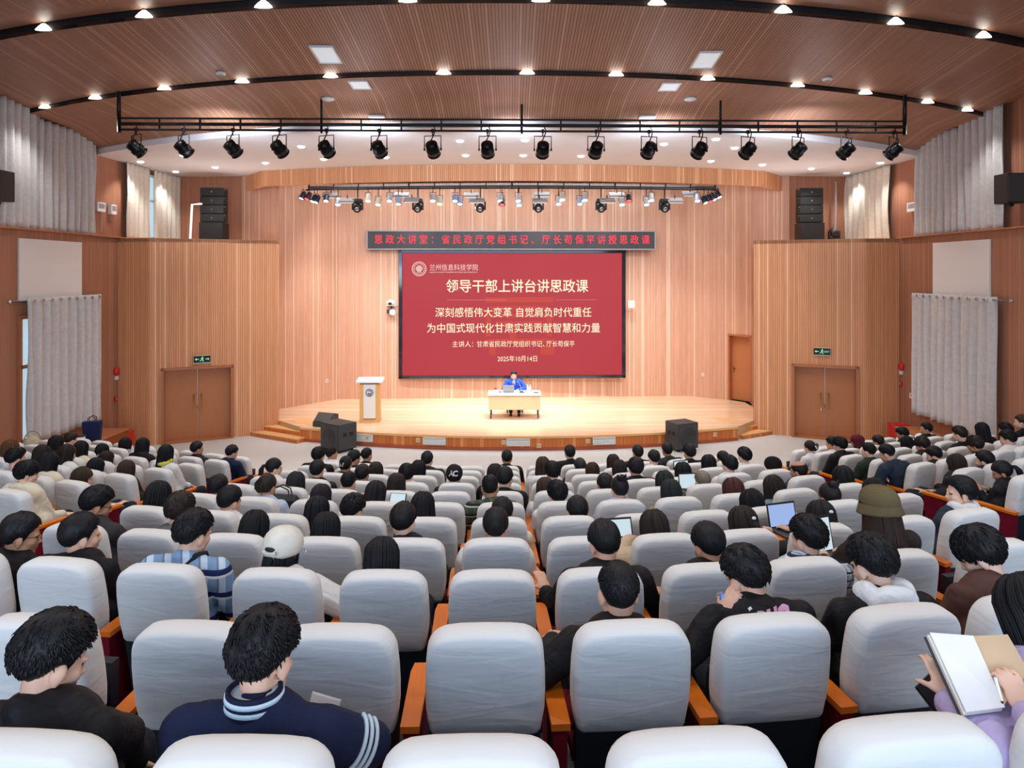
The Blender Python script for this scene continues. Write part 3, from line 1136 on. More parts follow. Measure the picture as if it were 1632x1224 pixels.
def wall_speaker(s, y, label):
    root = thing('wall_speaker', label, 'speaker', (s * (WU - .3), y, 6.13))
    mb = MB(); mb.box((0, 0, 0), (.4, .42, .6)); mb.build('cabinet', M['black'], root, bevel=.012)
    mb = MB(); mb.box((-s * .005, -.215, 0), (.36, .015, .56)); mb.build('grille', M['grille'], root)
    mb = MB(); mb.box((s * .25, 0, 0), (.12, .1, .12)); mb.build('bracket', M['black_metal'], root)
    mb = MB(); mb.box((0, .0, -.33), (.08, .08, .06)); mb.build('foot', M['black_metal'], root)


wall_speaker(-1, 14.0, 'black wall speaker at the left edge, in front of the upper curtain')
wall_speaker(1, 14.45, 'black wall speaker at the right edge, beside the upper curtain')


# line arrays standing on the door blocks
def line_array(cx, y, rz, label):
    root = thing('line_array', label, 'speaker stack', (cx, y, LEDGE - .005), rz)
    mb = MB(); mb.box((0, 0, .29), (.66, .6, .56)); bx = mb.build('bass_box', M['array'], root, bevel=.01)
    mb = MB(); mb.box((0, -.305, .29), (.6, .012, .5)); mb.build('grille', M['array'], bx)
    mb = MB(); mb.box((0, -.315, .05), (.06, .01, .04)); mb.build('badge', M['white_plastic'], bx)
    for i in range(4):
        z = .585 + .255 * i
        mb = MB(); mb.box((0, 0, z + .122), (.66, .42, .24)); bx = mb.build('array_box', M['array'], root, bevel=.012)
        mb = MB(); mb.box((0, -.215, z + .122), (.6, .012, .2)); mb.build('grille', M['array'], bx)
        mb = MB(); mb.ball((0, -.226, z + .122), (.022, .008, .022), n=10); mb.build('badge', M['brass'], bx)
        for s in (-1, 1):
            mb = MB(); mb.box((s * .336, -.1, z + .2), (.014, .05, .03)); mb.build('rigging_plate', M['chrome'], bx)
    return root


line_array(-8.75, 20.85, R(4), 'black stacked line array speaker on top of the left door block')
line_array(8.78, 20.95, R(-4), 'black stacked line array speaker on top of the right door block')
t = thing('cable_pipe', 'bent white pipe beside the left speaker stack', 'pipe', (0, 0, 0))
mb = MB(); mb.tube([tuple(W(303, 386, 20.2)), tuple(W(306, 326, 20.2)), tuple(W(321, 325, 20.6))], .035, 8); mb.build('pipe', M['white_plastic'], t)
t = thing('cable_pipe', 'thin dark pipe running up the wall by the right speaker stack', 'pipe', (0, 0, 0))
mb = MB(); mb.tube([tuple(W(1331, 388.5, 21.55)), tuple(W(1332, 290, 21.55))], .03, 8); mb.build('pipe', M['grey_plastic'], t)

# low cabinets along the walls, red extinguisher boxes and what stands on them
t = thing('low_cabinet', 'long low wooden cabinet along the left wall under the curtain', 'cabinet', (-9.76, 15.5, 0))
mb = MB(); mb.box((0, 0, .28), (.62, 4.0, .56)); mb.build('body', M['stage_front'], t)
mb = MB(); mb.box((0, 0, .57), (.66, 4.04, .03)); mb.build('top', M['wood_trim'], t, bevel=.006)
t = thing('low_cabinet', 'long low wooden cabinet along the right wall under the curtains', 'cabinet', (9.76, 15.6, 0))
mb = MB(); mb.box((0, 0, .3), (.62, 3.9, .6)); mb.build('body', M['stage_front'], t)
mb = MB(); mb.box((0, 0, .61), (.66, 3.94, .03)); mb.build('top', M['wood_trim'], t, bevel=.006)
for x, y, z, lab in ((-9.72, 17.75, .46, 'red fire extinguisher box on the floor by the left door block'), (9.78, 17.95, .6, 'red fire extinguisher box on the floor by the right door block')):
    t = thing('extinguisher_box', lab, 'fire extinguisher box', (x, y, 0))
    mb = MB(); mb.box((0, 0, (z - .03) / 2), (.38, .3, z - .03)); mb.build('body', M['red'], t, bevel=.008)
    mb = MB(); mb.box((0, 0, z - .015), (.4, .32, .03)); mb.build('lid', M['red'], t, bevel=.006)
    lettering('lettering', '灭火器', .1, M['white_plastic'], t, (0, -.152, z * .55))
p = Vector((-9.58, 16.2, .585))
t = thing('shopping_bag', 'navy carrier bag on the low cabinet at the left wall', 'bag', p, R(15))
mb = MB()
mb.add([(-.16, -.1, 0), (.16, -.1, 0), (.16, .1, 0), (-.16, .1, 0), (-.19, -.09, .44), (.19, -.09, .44), (.19, .09, .44), (-.19, .09, .44)],
       [(3, 2, 1, 0), (0, 1, 5, 4), (1, 2, 6, 5), (2, 3, 7, 6), (3, 0, 4, 7), (4, 5, 6, 7)])
mb.build('body', cloth('navy_bag', S(30, 40, 82), .7, .3), t)
for yy in (-.06, .06):
    mb = MB(); mb.tube([(-.08, yy, .43), (-.07, yy, .53), (0, yy, .57), (.07, yy, .53), (.08, yy, .43)], .01, 6); mb.build('handle', M['seat_dark'], t)
t = thing('tumbler', 'white lidded tumbler next to the navy bag on the left cabinet', 'cup', (-9.55, 15.75, .585))
mb = MB(); mb.lathe([(.06, 0), (.075, .2), (.07, .2), (.02, .19)], 18); mb.build('cup', M['white_plastic'], t)
mb = MB(); mb.lathe([(.078, .2), (.078, .225), (.05, .24), (.01, .24)], 18); mb.build('lid', M['dark_grey'], t)
t = thing('tote_bag', 'round cream tote bag at the left wall in front of the curtain', 'bag', (-9.7, 14.35, .585), R(40))
mb = MB(); mb.ball((0, 0, .27), (.19, .13, .27), n=18); mb.build('body', cloth('cream_tote', S(198, 190, 160), .9, .8), t)
mb = MB(); mb.tube([(.15 * math.sin(a), -.02, .40 + .24 * math.cos(a)) for a in [-1.6 + 3.2 * i / 12 for i in range(13)]], .014, 6); mb.build('handle', cloth('cream_strap', S(176, 168, 136)), t)

# ---------------------------------------------------------------- stage wall: screen and banner
DS = 22.9
SX = lambda px: (px - CX) / F * DS
SZ = lambda py: EYE + (HY - py) / F * DS
scr = thing('led_screen', 'big red LED screen with pale Chinese writing on the stage wall', 'screen', (0, DS, 0), .029)
mb = MB()
x0, x1, z0, z1 = SX(636), SX(998), SZ(603), SZ(399)
for c, s in (((x0 + x1) / 2, z1 - .05, x1 - x0, .1), ((x0 + x1) / 2, z0 + .05, x1 - x0, .1)) if False else ():
    pass
mb.box(((x0 + x1) / 2, .06, z1 - .045), (x1 - x0, .16, .09)); mb.box(((x0 + x1) / 2, .06, z0 + .05), (x1 - x0, .16, .1))
mb.box((x0 + .06, .06, (z0 + z1) / 2), (.12, .16, z1 - z0)); mb.box((x1 - .06, .06, (z0 + z1) / 2), (.12, .16, z1 - z0))
mb.build('frame', M['frame_gloss'], scr, bevel=.01)
mb = MB(); mb.box(((SX(642) + SX(993)) / 2, .06, (SZ(598) + SZ(403)) / 2), (SX(993) - SX(642), .08, SZ(403) - SZ(598))); mb.build('display', M['screen_red'], scr)
# faint orange seal behind the writing
mb = MB()
for a, b_, c, d in ((774, 474, 882, 482), (782, 488, 872, 494), (774, 500, 880, 506), (774, 506, 782, 536), (872, 506, 880, 536), (790, 512, 864, 518), (774, 540, 884, 546), (780, 552, 790, 566), (862, 552, 884, 566), (812, 518, 822, 540)):
    mb.box(((SX(a) + SX(c)) / 2, .018, (SZ(b_) + SZ(d)) / 2), (SX(c) - SX(a), .004, SZ(b_) - SZ(d)))
mb.build('seal_motif', M['screen_orange'], scr)
PXM = DS / F


def screen_text(body, xa, xb, y, size, m, bold=.0):
    lettering('lettering', body, size * PXM, m, scr, ((SX(xa) + SX(xb)) / 2, .012, SZ(y)), width=(xb - xa) * PXM, bold=bold)


screen_text('领导干部上讲台讲思政课', 711, 938, 457.5, 22, M['screen_cream'], .004)
screen_text('深刻感悟伟大变革 自觉肩负时代重任', 694, 943, 499, 16.5, M['screen_cream'], .0015)
screen_text('为中国式现代化甘肃实践贡献智慧和力量', 681, 957, 524, 16.5, M['screen_cream'], .0015)
screen_text('主讲人：', 721, 754, 549, 10.5, M['screen_cream'])
screen_text('甘肃省民政厅党组织书记、', 760, 868, 549, 10.5, M['screen_cream'])
screen_text('厅长苟保平', 871, 916, 549, 10.5, M['screen_cream'])
screen_text('2025年10月14日', 793, 856, 572.5, 10.5, M['screen_cream'])
screen_text('兰州信息科技学院', 685, 762, 427, 11, M['screen_pink'])
screen_text('LANZHOU COLLEGE OF INFORMATION SCIENCE AND TECHNOLOGY', 685, 761, 434, 3, M['screen_pink'])
mb = MB(); mb.box((SX(760), .016, SZ(478)), (SX(790) - SX(696), .004, .014)); mb.box((SX(918), .016, SZ(478)), (SX(956) - SX(890), .004, .014)); mb.build('rule', M['screen_rule'], scr)
# round emblem: two rings, a bell-like shield and a row of dots
ex, ez = SX(668.5), SZ(428.5)
mb = MB()
ax = Matrix.Translation((ex, .014, ez)) @ Matrix.Rotation(R(90), 4, 'X')
for ro, ri in ((.235, .215), (.17, .158)):
    mb.lathe([(ri, 0), (ro, 0), (ro, .004), (ri, .004)], 40, M4=ax, smooth=False)
    mb.f = mb.f[:-2]; mb.mi = mb.mi[:-2]; mb.sm = mb.sm[:-2]; mb.uv = mb.uv[:-2]
for i in range(22):
    a = 2 * math.pi * i / 22
    mb.box((ex + .193 * math.cos(a), .012, ez + .193 * math.sin(a)), (.022, .004, .022))
for zz, ww, hh in ((.085, .13, .03), (.04, .21, .035), (-.005, .24, .03), (-.05, .17, .035), (-.1, .13, .03)):
    mb.box((ex, .012, ez + zz), (ww, .004, hh))
mb.build('emblem', M['screen_pink'], scr)

ban = thing('led_banner', 'long black LED banner with red Chinese writing above the screen', 'LED banner', (0, DS - .12, 0), .029)
mb = MB(); mb.box(((SX(588) + SX(1044)) / 2, .09, (SZ(369) + SZ(397)) / 2), (SX(1044) - SX(588), .14, SZ(369) - SZ(397))); mb.build('display', M['banner_black'], ban)
mb = MB()
for zz in (SZ(368.6), SZ(397.4)):
    mb.box(((SX(587) + SX(1045)) / 2, .08, zz), (SX(1045) - SX(587), .18, .035))
for xx in (SX(587.5), SX(1044.5)):
    mb.box((xx, .08, SZ(383)), (.04, .18, SZ(368) - SZ(398)))
mb.build('frame', M['grey_plastic'], ban)
t = '思政大讲堂：省民政厅党组书记、厅长苟保平讲授思政课'
xs_ = [(598 + (1036 - 598) * (i + .5) / len(t)) for i in range(len(t))]
lettering('lettering', ' '.join(t), 15.5 * PXM, M['banner_red'], ban, ((SX(599) + SX(1036)) / 2, .014, SZ(383)), width=(1036 - 599) * PXM, bold=.003)

# camera and speaker boxes beside the screen, sockets on the wall
t = thing('stage_camera', 'white dome camera on a bracket left of the screen', 'camera', W(623, 487, 22.75))
mb = MB(); mb.box((0, .1, .0), (.3, .2, .03)); mb.build('shelf', M['white_plastic'], t)
mb = MB(); mb.ball((0, 0, .09), (.13, .12, .1), n=16); mb.build('dome', M['white_plastic'], t)
mb = MB(); mb.ball((-.01, -.09, .07), (.07, .05, .05), n=12); mb.build('lens', M['black'], t)
mb = MB(); mb.box((-.09, .0, -.19), (.08, .1, .13)); mb.box((0, .12, -.1), (.05, .05, .3)); mb.build('bracket', M['dark_grey'], t)
mb = MB(); mb.ball((.05, -.02, -.22), (.1, .05, .1), n=16); mb.build('sensor', M['white_plastic'], t)
t = thing('wall_box', 'small white box on the stage wall right of the screen', 'wall box', W(1006, 485, 22.95))
mb = MB(); mb.box((0, .0, 0), (.22, .16, .24)); mb.build('housing', M['white_plastic'], t, bevel=.03)
mb = MB(); mb.box((0, -.084, 0), (.15, .01, .16)); mb.build('cover', M['white'], t, bevel=.004)
for px, py, d, rz, lab in ((521, 607, 22.45, .87, 'small white socket plate on the stage wall, left of the lectern'), (1120, 597, 22.95, -.55, 'small white socket plate on the stage wall near the side door')):
    t = thing('socket_plate', lab, 'socket', W(px, py, d), rz)
    mb = MB(); mb.box((0, 0, 0), (.09, .02, .09)); mb.build('plate', M['white_plastic'], t, bevel=.006)
    mb = MB(); mb.box((0, -.012, 0), (.05, .006, .05)); mb.build('cover', M['grey_plastic'], t)

# vents and sockets in the stage front
pv = None
for i, px in enumerate((577, 692, 826, 963)):
    k = (px - CX) / F
    x = k * 17.7
    for _ in range(8):
        x = k * (front(x) - .09)
    y = front(x) - .068
    rz = math.atan((x - SC[0]) / math.sqrt(SR ** 2 - (x - SC[0]) ** 2))
    lab = 'white louvred vent in the stage front, %s from left' % ORD[i + 1]
    if pv is None:
        pv = thing('vent', lab, 'vent', (x, y, .215), rz, 'white vents in the stage front')
        mb = MB(); mb.box((0, 0, .078), (.58, .03, .02)); mb.box((0, 0, -.078), (.58, .03, .02)); mb.box((-.28, 0, 0), (.02, .03, .16)); mb.box((.28, 0, 0), (.02, .03, .16)); mb.build('frame', M['white_plastic'], pv)
        mb = MB()
        for zz in (-.05, -.02, .01, .04):
            mb.box((0, 0, zz), (.55, .02, .018), M3=Matrix.Rotation(R(35), 3, 'X'))
        mb.box((0, .012, 0), (.55, .005, .15), 1)
        mb.build('louvres', [M['white_plastic'], M['dark_grey']], pv)
    else:
        dup(pv, (x, y, .215), rz, lab)
pv = None
for i, (px, zz) in enumerate(((585, .215), (666, .225), (803, .215), (859, .13), (937, .22), (1140, .22))):
    k = (px - CX) / F
    x = k * 17.7
    for _ in range(8):
        x = k * (front(x) - .09)
    y = front(x) - .066
    rz = math.atan((x - SC[0]) / math.sqrt(SR ** 2 - (x - SC[0]) ** 2))
    lab = 'small beige socket in the stage front, %s from left' % ORD[i + 1]
    if pv is None:
        pv = thing('stage_socket', lab, 'socket', (x, y, zz), rz, 'beige sockets in the stage front')
        mb = MB(); mb.box((0, 0, 0), (.11, .02, .11)); mb.build('plate', mat('beige_plastic', S(222, 188, 140), .5), pv, bevel=.005)
        mb = MB(); mb.box((0, -.012, 0), (.05, .008, .05)); mb.build('cover', mat('beige_cover', S(206, 170, 122), .5), pv)
    else:
        dup(pv, (x, y, zz), rz, lab)

# ---------------------------------------------------------------- things on and before the stage
t = thing('lectern', 'pale wooden lectern with white front and round blue emblem', 'lectern', (-3.89, 19.5, STAGE_H), R(4))
LW = noise_mat('lectern_maple', S(232, 184, 120), S(224, 172, 106), 4, .4, stretch=(8, 8, 1))
mb = MB(); mb.box((0, 0, .03), (.56, .44, .06)); mb.build('base', LW, t, bevel=.005)
for s in (-1, 1):
    mb = MB(); mb.box((s * .215, 0, .55), (.11, .4, .98)); mb.build('side_panel', LW, t, bevel=.005)
mb = MB(); mb.box((0, -.18, .57), (.325, .03, .94)); mb.build('front_panel', M['white_plastic'], t)
mb = MB(); mb.box((0, .0, 1.06), (.5, .42, .05)); mb.build('neck', M['dark_grey'], t)
mb = MB(); mb.box((0, 0, 1.115), (.72, .5, .055), M3=Matrix.Rotation(R(6), 3, 'X')); mb.build('top', M['white_plastic'], t, bevel=.01)
mb = MB()
ax = Matrix.Translation((0, -.198, .8)) @ Matrix.Rotation(R(90), 4, 'X')
for ro, ri in ((.105, .09), (.08, .074)):
    mb.lathe([(ri, 0), (ro, 0), (ro, .004), (ri, .004)], 32, M4=ax, smooth=False)
    mb.f = mb.f[:-2]; mb.mi = mb.mi[:-2]; mb.sm = mb.sm[:-2]; mb.uv = mb.uv[:-2]
for a0, a1_, r0 in ((200, 380, .05), (20, 120, .05), (190, 330, .026)):
    mb.tube([(r0 * math.cos(R(lerp(a0, a1_, i / 8))), -.2, .8 + r0 * math.sin(R(lerp(a0, a1_, i / 8)))) for i in range(9)], .009, 6)
mb.build('emblem', mat('emblem_navy', S(48, 62, 120), .5), t)

desk = thing('speaker_desk', 'cream topped desk with pale front panel at centre stage', 'desk', (.07, 20.05, STAGE_H))
mb = MB(); mb.box((0, 0, .665), (1.48, .72, .04)); mb.build('tabletop', M['white_plastic'], desk, bevel=.006)
mb = MB(); mb.box((0, -.3, .44), (1.44, .025, .38)); mb.build('front_panel', noise_mat('desk_maple', S(236, 218, 180), S(228, 208, 168), 3, .5), desk, bevel=.003)
mb = MB(); mb.box((0, -.31, .635), (1.42, .02, .02)); mb.build('edge_strip', M['grey_plastic'], desk)
for sx in (-.66, .66):
    for sy in (-.28, .28):
        mb = MB(); mb.box((sx, sy, .325), (.035, .035, .65)); mb.build('leg', M['dark_grey'], desk)
chair = thing('speaker_chair', 'dark wooden chair behind the desk on stage', 'chair', (.08, 20.88, STAGE_H), R(180))
BW = noise_mat('dark_chair_wood', S(90, 50, 36), S(70, 38, 28), 6, .4)
for sx in (-.22, .22):
    for sy in (-.2, .22):
        mb = MB(); mb.box((sx, sy, .22 if sy > 0 else .47), (.04, .04, .44 if sy > 0 else .94)); mb.build('leg', BW, chair)
mb = MB(); mb.box((0, .01, .43), (.48, .46, .05)); mb.build('seat', M['seat_red'], chair, bevel=.01)
mb = MB(); mb.box((0, -.2, .78), (.44, .03, .3)); mb.build('backrest', BW, chair, bevel=.01)
ztop = STAGE_H + .685
t = thing('laptop', 'silver open laptop on the stage desk in front of the lecturer', 'laptop', (-.1, 20.02, ztop))
mb = MB(); mb.box((0, .11, .008), (.32, .22, .016)); mb.build('keyboard_base', M['grey_plastic'], t, bevel=.003)
mb = MB(); mb.box((0, -.03, .11), (.32, .012, .21), M3=Matrix.Rotation(R(14), 3, 'X')); mb.build('lid', M['grey_plastic'], t, bevel=.003)
pb = None
for i, (px, lab) in enumerate(((841, 'clear water bottle on the stage desk, nearer the lecturer'), (845, 'clear water bottle on the stage desk, further from the lecturer'))):
    x = (px - CX) / F * 20.15
    if pb is None:
        pb = thing('water_bottle', lab, 'bottle', (x, 20.15, ztop), 0, 'water bottles on the stage desk')
        mb = MB(); mb.lathe([(.028, 0), (.03, .02), (.03, .13), (.012, .17), (.012, .18)], 14); mb.build('body', mat('bottle_plastic', S(226, 238, 240), .15), pb)
        mb = MB(); mb.lathe([(.014, .18), (.014, .2)], 12); mb.build('cap', M['white_plastic'], pb)
    else:
        dup(pb, (x, 20.15, ztop), 0, lab)
t = thing('tea_cup', 'dark lidded cup on the left of the stage desk', 'cup', ((790 - CX) / F * 20.1, 20.1, ztop))
mb = MB(); mb.lathe([(.028, 0), (.034, .08)], 14); mb.build('cup', M['white_plastic'], t)
mb = MB(); mb.lathe([(.036, .08), (.036, .1), (.012, .115)], 14); mb.build('lid', mat('dark_red_lid', S(70, 24, 40), .4), t)
for px, y, w, d, m_, lab in ((788.5, 19.9, .15, .1, 'white', 'stack of white papers at the left end of the stage desk'), (854, 19.95, .14, .1, 'dark_grey', 'dark folded microphone stand case at the right end of the desk'), (832, 20.0, .14, .1, 'seat_dark', 'dark blue notebook right of the laptop on the desk'), (797, 20.05, .09, .07, 'seat_dark', 'small navy name card left of the laptop')):
    t = thing('paper_stack' if m_ == 'white' else 'notebook', lab.replace('dark folded microphone stand case', 'flat dark notebook'), 'papers' if m_ == 'white' else 'notebook', ((px - CX) / F * y, y, ztop))
    mb = MB(); mb.box((0, 0, .008), (w, d, .016)); mb.build('pages', M[m_], t)
    mb = MB(); mb.box((0, 0, .018), (w * .96, d * .96, .004)); mb.build('cover', M['white' if m_ == 'white' else 'dark_grey'], t)
t = thing('gooseneck_microphone', 'gooseneck microphone on the desk pointing at the lecturer', 'microphone', (.27, 20.1, ztop))
mb = MB(); mb.box((0, 0, .015), (.1, .12, .03)); mb.build('base', M['dark_grey'], t, bevel=.006)
mb = MB(); mb.tube([(0, 0, .03), (-.02, .02, .14), (-.08, .1, .25), (-.14, .16, .3)], .006, 8); mb.build('neck', M['chrome'], t)
mb = MB(); mb.cap((-.14, .16, .3), (-.17, .19, .325), .012, .016, 10); mb.build('head', M['black'], t)
t = thing('floor_cable', 'pale coiled cable on the stage floor by the right desk leg', 'cable', (.85, 19.72, STAGE_H))
mb = MB(); mb.tube([(-.12, .0, .02), (0, -.06, .012), (.12, -.02, .012), (.05, .06, .012), (-.06, .04, .012), (-.02, .06, .1), (-.06, .1, .3)], .012, 6); mb.build('cord', M['white_plastic'], t)


def sub_box(loc, rz, w, dp, h, side, label):
    root = thing('bass_speaker', label, 'speaker', loc, rz, 'big black bass speakers before the stage')
    mb = MB(); mb.box((0, 0, h / 2 + .03), (w, dp, h - .06)); mb.build('cabinet', M['speaker'], root, bevel=.015)
    mb = MB(); mb.box((0, -dp / 2 - .006, h / 2 + .02), (w - .08, .014, h - .14)); g = mb.build('grille', M['grille'], root)
    mb = MB()
    ax = Matrix.Translation((0, -dp / 2 - .012, h / 2)) @ Matrix.Rotation(R(90), 4, 'X')
    mb.lathe([(.24, 0), (.25, .006), (.23, .01), (.12, .004), (.1, .012), (.01, .014)], 30, M4=ax); mb.build('cone', M['dark_grey'], g)
    for yy in (-.1, .12):
        mb = MB(); mb.box((side * (w / 2 + .002), yy * dp / .6, h * .62), (.012, .1 * dp / .6 + .02, .09)); mb.build('handle', M['black'], root, bevel=.004)
    for sx in (-1, 1):
        for sy in (-1, 1):
            mb = MB(); mb.lathe([(.03, 0), (.03, .04)], 10, M4=Matrix.Translation((sx * (w / 2 - .08), sy * (dp / 2 - .08), 0))); mb.build('foot', M['black'], root)
    return root


sub_box((-4.33, 17.72, 0), R(-38), .72, .56, .7, 1, 'big black bass speaker on the floor before the left side of the stage')
sub_box((4.25, 17.78, 0), R(24), .62, .52, .7, -1, 'big black bass speaker on the floor before the right side of the stage')
t = thing('stage_monitor', 'black wedge monitor speaker on the stage edge behind the left bass speaker', 'speaker', (-4.95, 18.85, STAGE_H), R(-20))
mb = MB()
pr = [(-.2, 0), (.2, 0), (.2, .3), (.06, .34), (-.2, .12)]
n = len(pr)
mb.add([(-.27, p[0], p[1]) for p in pr] + [(.27, p[0], p[1]) for p in pr], [tuple(range(n)), tuple(range(2 * n - 1, n - 1, -1))] + [(i, n + i, n + (i + 1) % n, (i + 1) % n) for i in range(n)])
mb.build('cabinet', M['speaker'], t, bevel=.01)
mb = MB(); mb.box((0, -.085, .238), (.46, .28, .012), M3=Matrix.Rotation(R(40), 3, 'X')); mb.build('grille', M['grille'], t)
mb = MB(); mb.ball((-.275, .05, .16), (.008, .02, .02), n=8); mb.build('socket', M['white_plastic'], t)

# ---------------------------------------------------------------- lamp rail over the hall
RP, RQ = Vector((-7.56, 13.65, 0)), Vector((7.72, 13.95, 0))
rail = thing('lamp_rail', 'long black lighting rail of three pipes hung under the ceiling', 'lighting rail', (0, 0, 0))
RZ = (EYE + 2.965, EYE + 2.855, EYE + 2.745)
for z, r in zip(RZ, (.02, .034, .022)):
    mb = MB(); mb.tube([RP + Vector((0, 0, z)), RQ + Vector((0, 0, z))], r, 8); mb.build('pipe', M['black_metal'], rail)
for i in range(20):
    p = RP.lerp(RQ, i / 19.75)
    mb = MB(); mb.box((p.x, p.y, (RZ[0] + RZ[2]) / 2), (.03, .03, RZ[0] - RZ[2])); mb.build('post', M['black_metal'], rail)
for px in (190, 507, 824, 1142, 1440):
    f = (px - 190) / 1250
    p = RP.lerp(RQ, f)
    mb = MB(); mb.tube([(p.x, p.y, RZ[2] - .05), (p.x, p.y, Z3A + (.1 if abs(f - .5) > .4 else -.02))], .024 if 0 < f < 1 else .04, 8); mb.build('hanger', M['black_metal'], rail)


def par_can(root, scale=1.0, body='black_metal', lens='glow_white', tilt=35, length=.3, rad=.13, yoke=True):
    """theatre lantern hanging from its clamp at the root's origin, beam along +Y and down"""
    mb = MB()
    mb.box((0, 0, .0), (.05, .05, .07)); mb.tube([(0, 0, -.02), (0, 0, -.1)], .012, 8)
    mb.build('clamp', M['chrome' if body != 'black_metal' else 'black_metal'], root)
    piv = Vector((0, 0, -.36 * scale))
    mb = MB()
    w = rad + .035
    mb.tube([(-w, 0, piv.z), (-w, 0, -.1), (w, 0, -.1), (w, 0, piv.z)], .011, 6)
    mb.build('yoke', M['black_metal'], root)
    mx = Matrix.Translation(piv) @ Matrix.Rotation(R(-90 - tilt), 4, 'X')
    mb = MB()
    mb.lathe([(.03, -length * .55), (rad * .62, -length * .5), (rad * .8, -length * .3), (rad * .84, -length * .1), (rad, 0), (rad, length * .2), (rad * .92, length * .24), (rad * .92, length * .42), (rad * 1.04, length * .46), (rad * .96, length * .5), (rad * .8, length * .4), (.01, length * .36)], 20, M4=mx)
    for i in range(4):
        mb.lathe([(rad * .5, -length * (.46 - .07 * i)), (rad * .9, -length * (.45 - .07 * i)), (rad * .5, -length * (.44 - .07 * i))], 16, M4=mx)
    b_ = mb.build('body', M[body], root)
    mb = MB(); mb.lathe([(rad * .78, length * .405), (rad * .5, length * .43), (.01, length * .44)], 18, M4=mx); mb.build('lens', M[lens], b_)
    return root


xs_l = [217, 291, 368, 441, 515, 598, 683, 770, 858, 943, 1028, 1109, 1187, 1268, 1346, 1423]
proto = None
for i, px in enumerate(xs_l):
    f = (px - 190) / 1251
    p = RP.lerp(RQ, f) + Vector((0, 0, RZ[2]))
    rz = math.atan2(p.x, 7.5) * .75
    lab = 'black spotlight on the lighting rail, %s from left' % ORD[i + 1]
    if proto is None:
        proto = thing('spotlight', lab, 'spotlight', p, rz, 'black spotlights on the lighting rail')
        par_can(proto)
        mb = MB(); mb.tube([(.02, 0, .1), (.06, -.03, .0), (.03, -.05, -.1), (-.02, -.06, -.2), (-.01, -.07, -.27)], .012, 6); mb.build('cable', M['black'], proto)
        mb = MB()
        for s in (-1, 1):
            mb.ball((s * .165, 0, -.36), (.02, .03, .03), n=10)
        mb.build('knob', M['black'], proto)
    else:
        dup(proto, p, rz, lab)

# ---------------------------------------------------------------- lighting bar behind the fascia
bar = thing('stage_light_bar', 'black pipe frame carrying the small stage lights behind the wooden fascia', 'lighting bar', (0, 0, 0))
by = lambda x: 20.55 + x * x * .012
for z, r, m_, dy in ((EYE + 2.62, .03, 'black_metal', 0), (EYE + 2.54, .045, 'dark_grey', .25), (EYE + 2.44, .022, 'black_metal', 0)):
    mb = MB(); mb.tube([(x, by(x) + dy, z) for x in [-6.1 + 12.2 * i / 20 for i in range(21)]], r, 8); mb.build('pipe', M[m_], bar)
for i in range(17):
    x = -6.0 + 12 * i / 16
    mb = MB(); mb.box((x, by(x), EYE + 2.53), (.03, .03, .24)); mb.build('post', M['black_metal'], bar)
for x in (-6, -3, 0, 3, 6):
    mb = MB(); mb.tube([(x, by(x), EYE + 2.5), (x, by(x), 7.52)], .025, 8); mb.build('hanger', M['black_metal'], bar)
BZ = EYE + 2.44
LENS = {'w': mat('lens_white', S(235, 245, 255), .3, emit=S(225, 240, 255), es=9), 'r': mat('lens_red', S(255, 80, 80), .3, emit=S(255, 60, 60), es=5),
        'g': mat('lens_green', S(200, 240, 170), .3, emit=S(190, 240, 150), es=6), 'v': mat('lens_violet', S(200, 180, 255), .3, emit=S(190, 170, 255), es=6),
        'b': mat('lens_blue', S(160, 210, 255), .3, emit=S(150, 205, 255), es=7)}
CANS = {'grey': mat('can_grey', S(186, 190, 198), .4, .1), 'olive': mat('can_olive', S(202, 204, 186), .4, .1), 'blue': mat('can_blue', S(150, 162, 196), .4, .1), 'dark': mat('can_dark', S(40, 38, 60), .35, .3)}
for k_, v_ in LENS.items():
    M['lens_' + k_] = v_
for k_, v_ in CANS.items():
    M['can_' + k_] = v_
cans = [(483, 318, 'dark', 'v'), (492, 319, 'dark', 'r'), (501, 323, 'dark', 'w'), (506, 324, 'dark', 'b'), (520, 322, 'dark', 'w'), (539, 328, 'grey', 'b'), (587, 322, 'olive', 'w'), (603, 328, 'olive', 'g'),
        (621, 322, 'grey', 'v'), (635, 327, 'blue', 'b'), (690, 322, 'grey', 'w'), (701, 327, 'olive', 'g'), (725, 322, 'blue', 'b'), (733, 327, 'blue', 'v'), (797, 322, 'grey', 'w'), (800, 328, 'dark', 'r'),
        (826, 322, 'grey', 'w'), (827, 329, 'grey', 'w'), (890, 327, 'grey', 'w'), (896, 320, 'olive', 'w'), (924, 327, 'blue', 'b'), (932, 321, 'grey', 'w'), (991, 328, 'grey', 'w'), (1002, 322, 'dark', 'r'),
        (1030, 328, 'grey', 'b'), (1038, 321, 'grey', 'w'), (1111, 322, 'blue', 'w'), (1122, 325, 'dark', 'g'), (1129, 323, 'dark', 'r'), (1136, 320, 'dark', 'b'), (1144, 316, 'dark', 'w')]
protos = {}
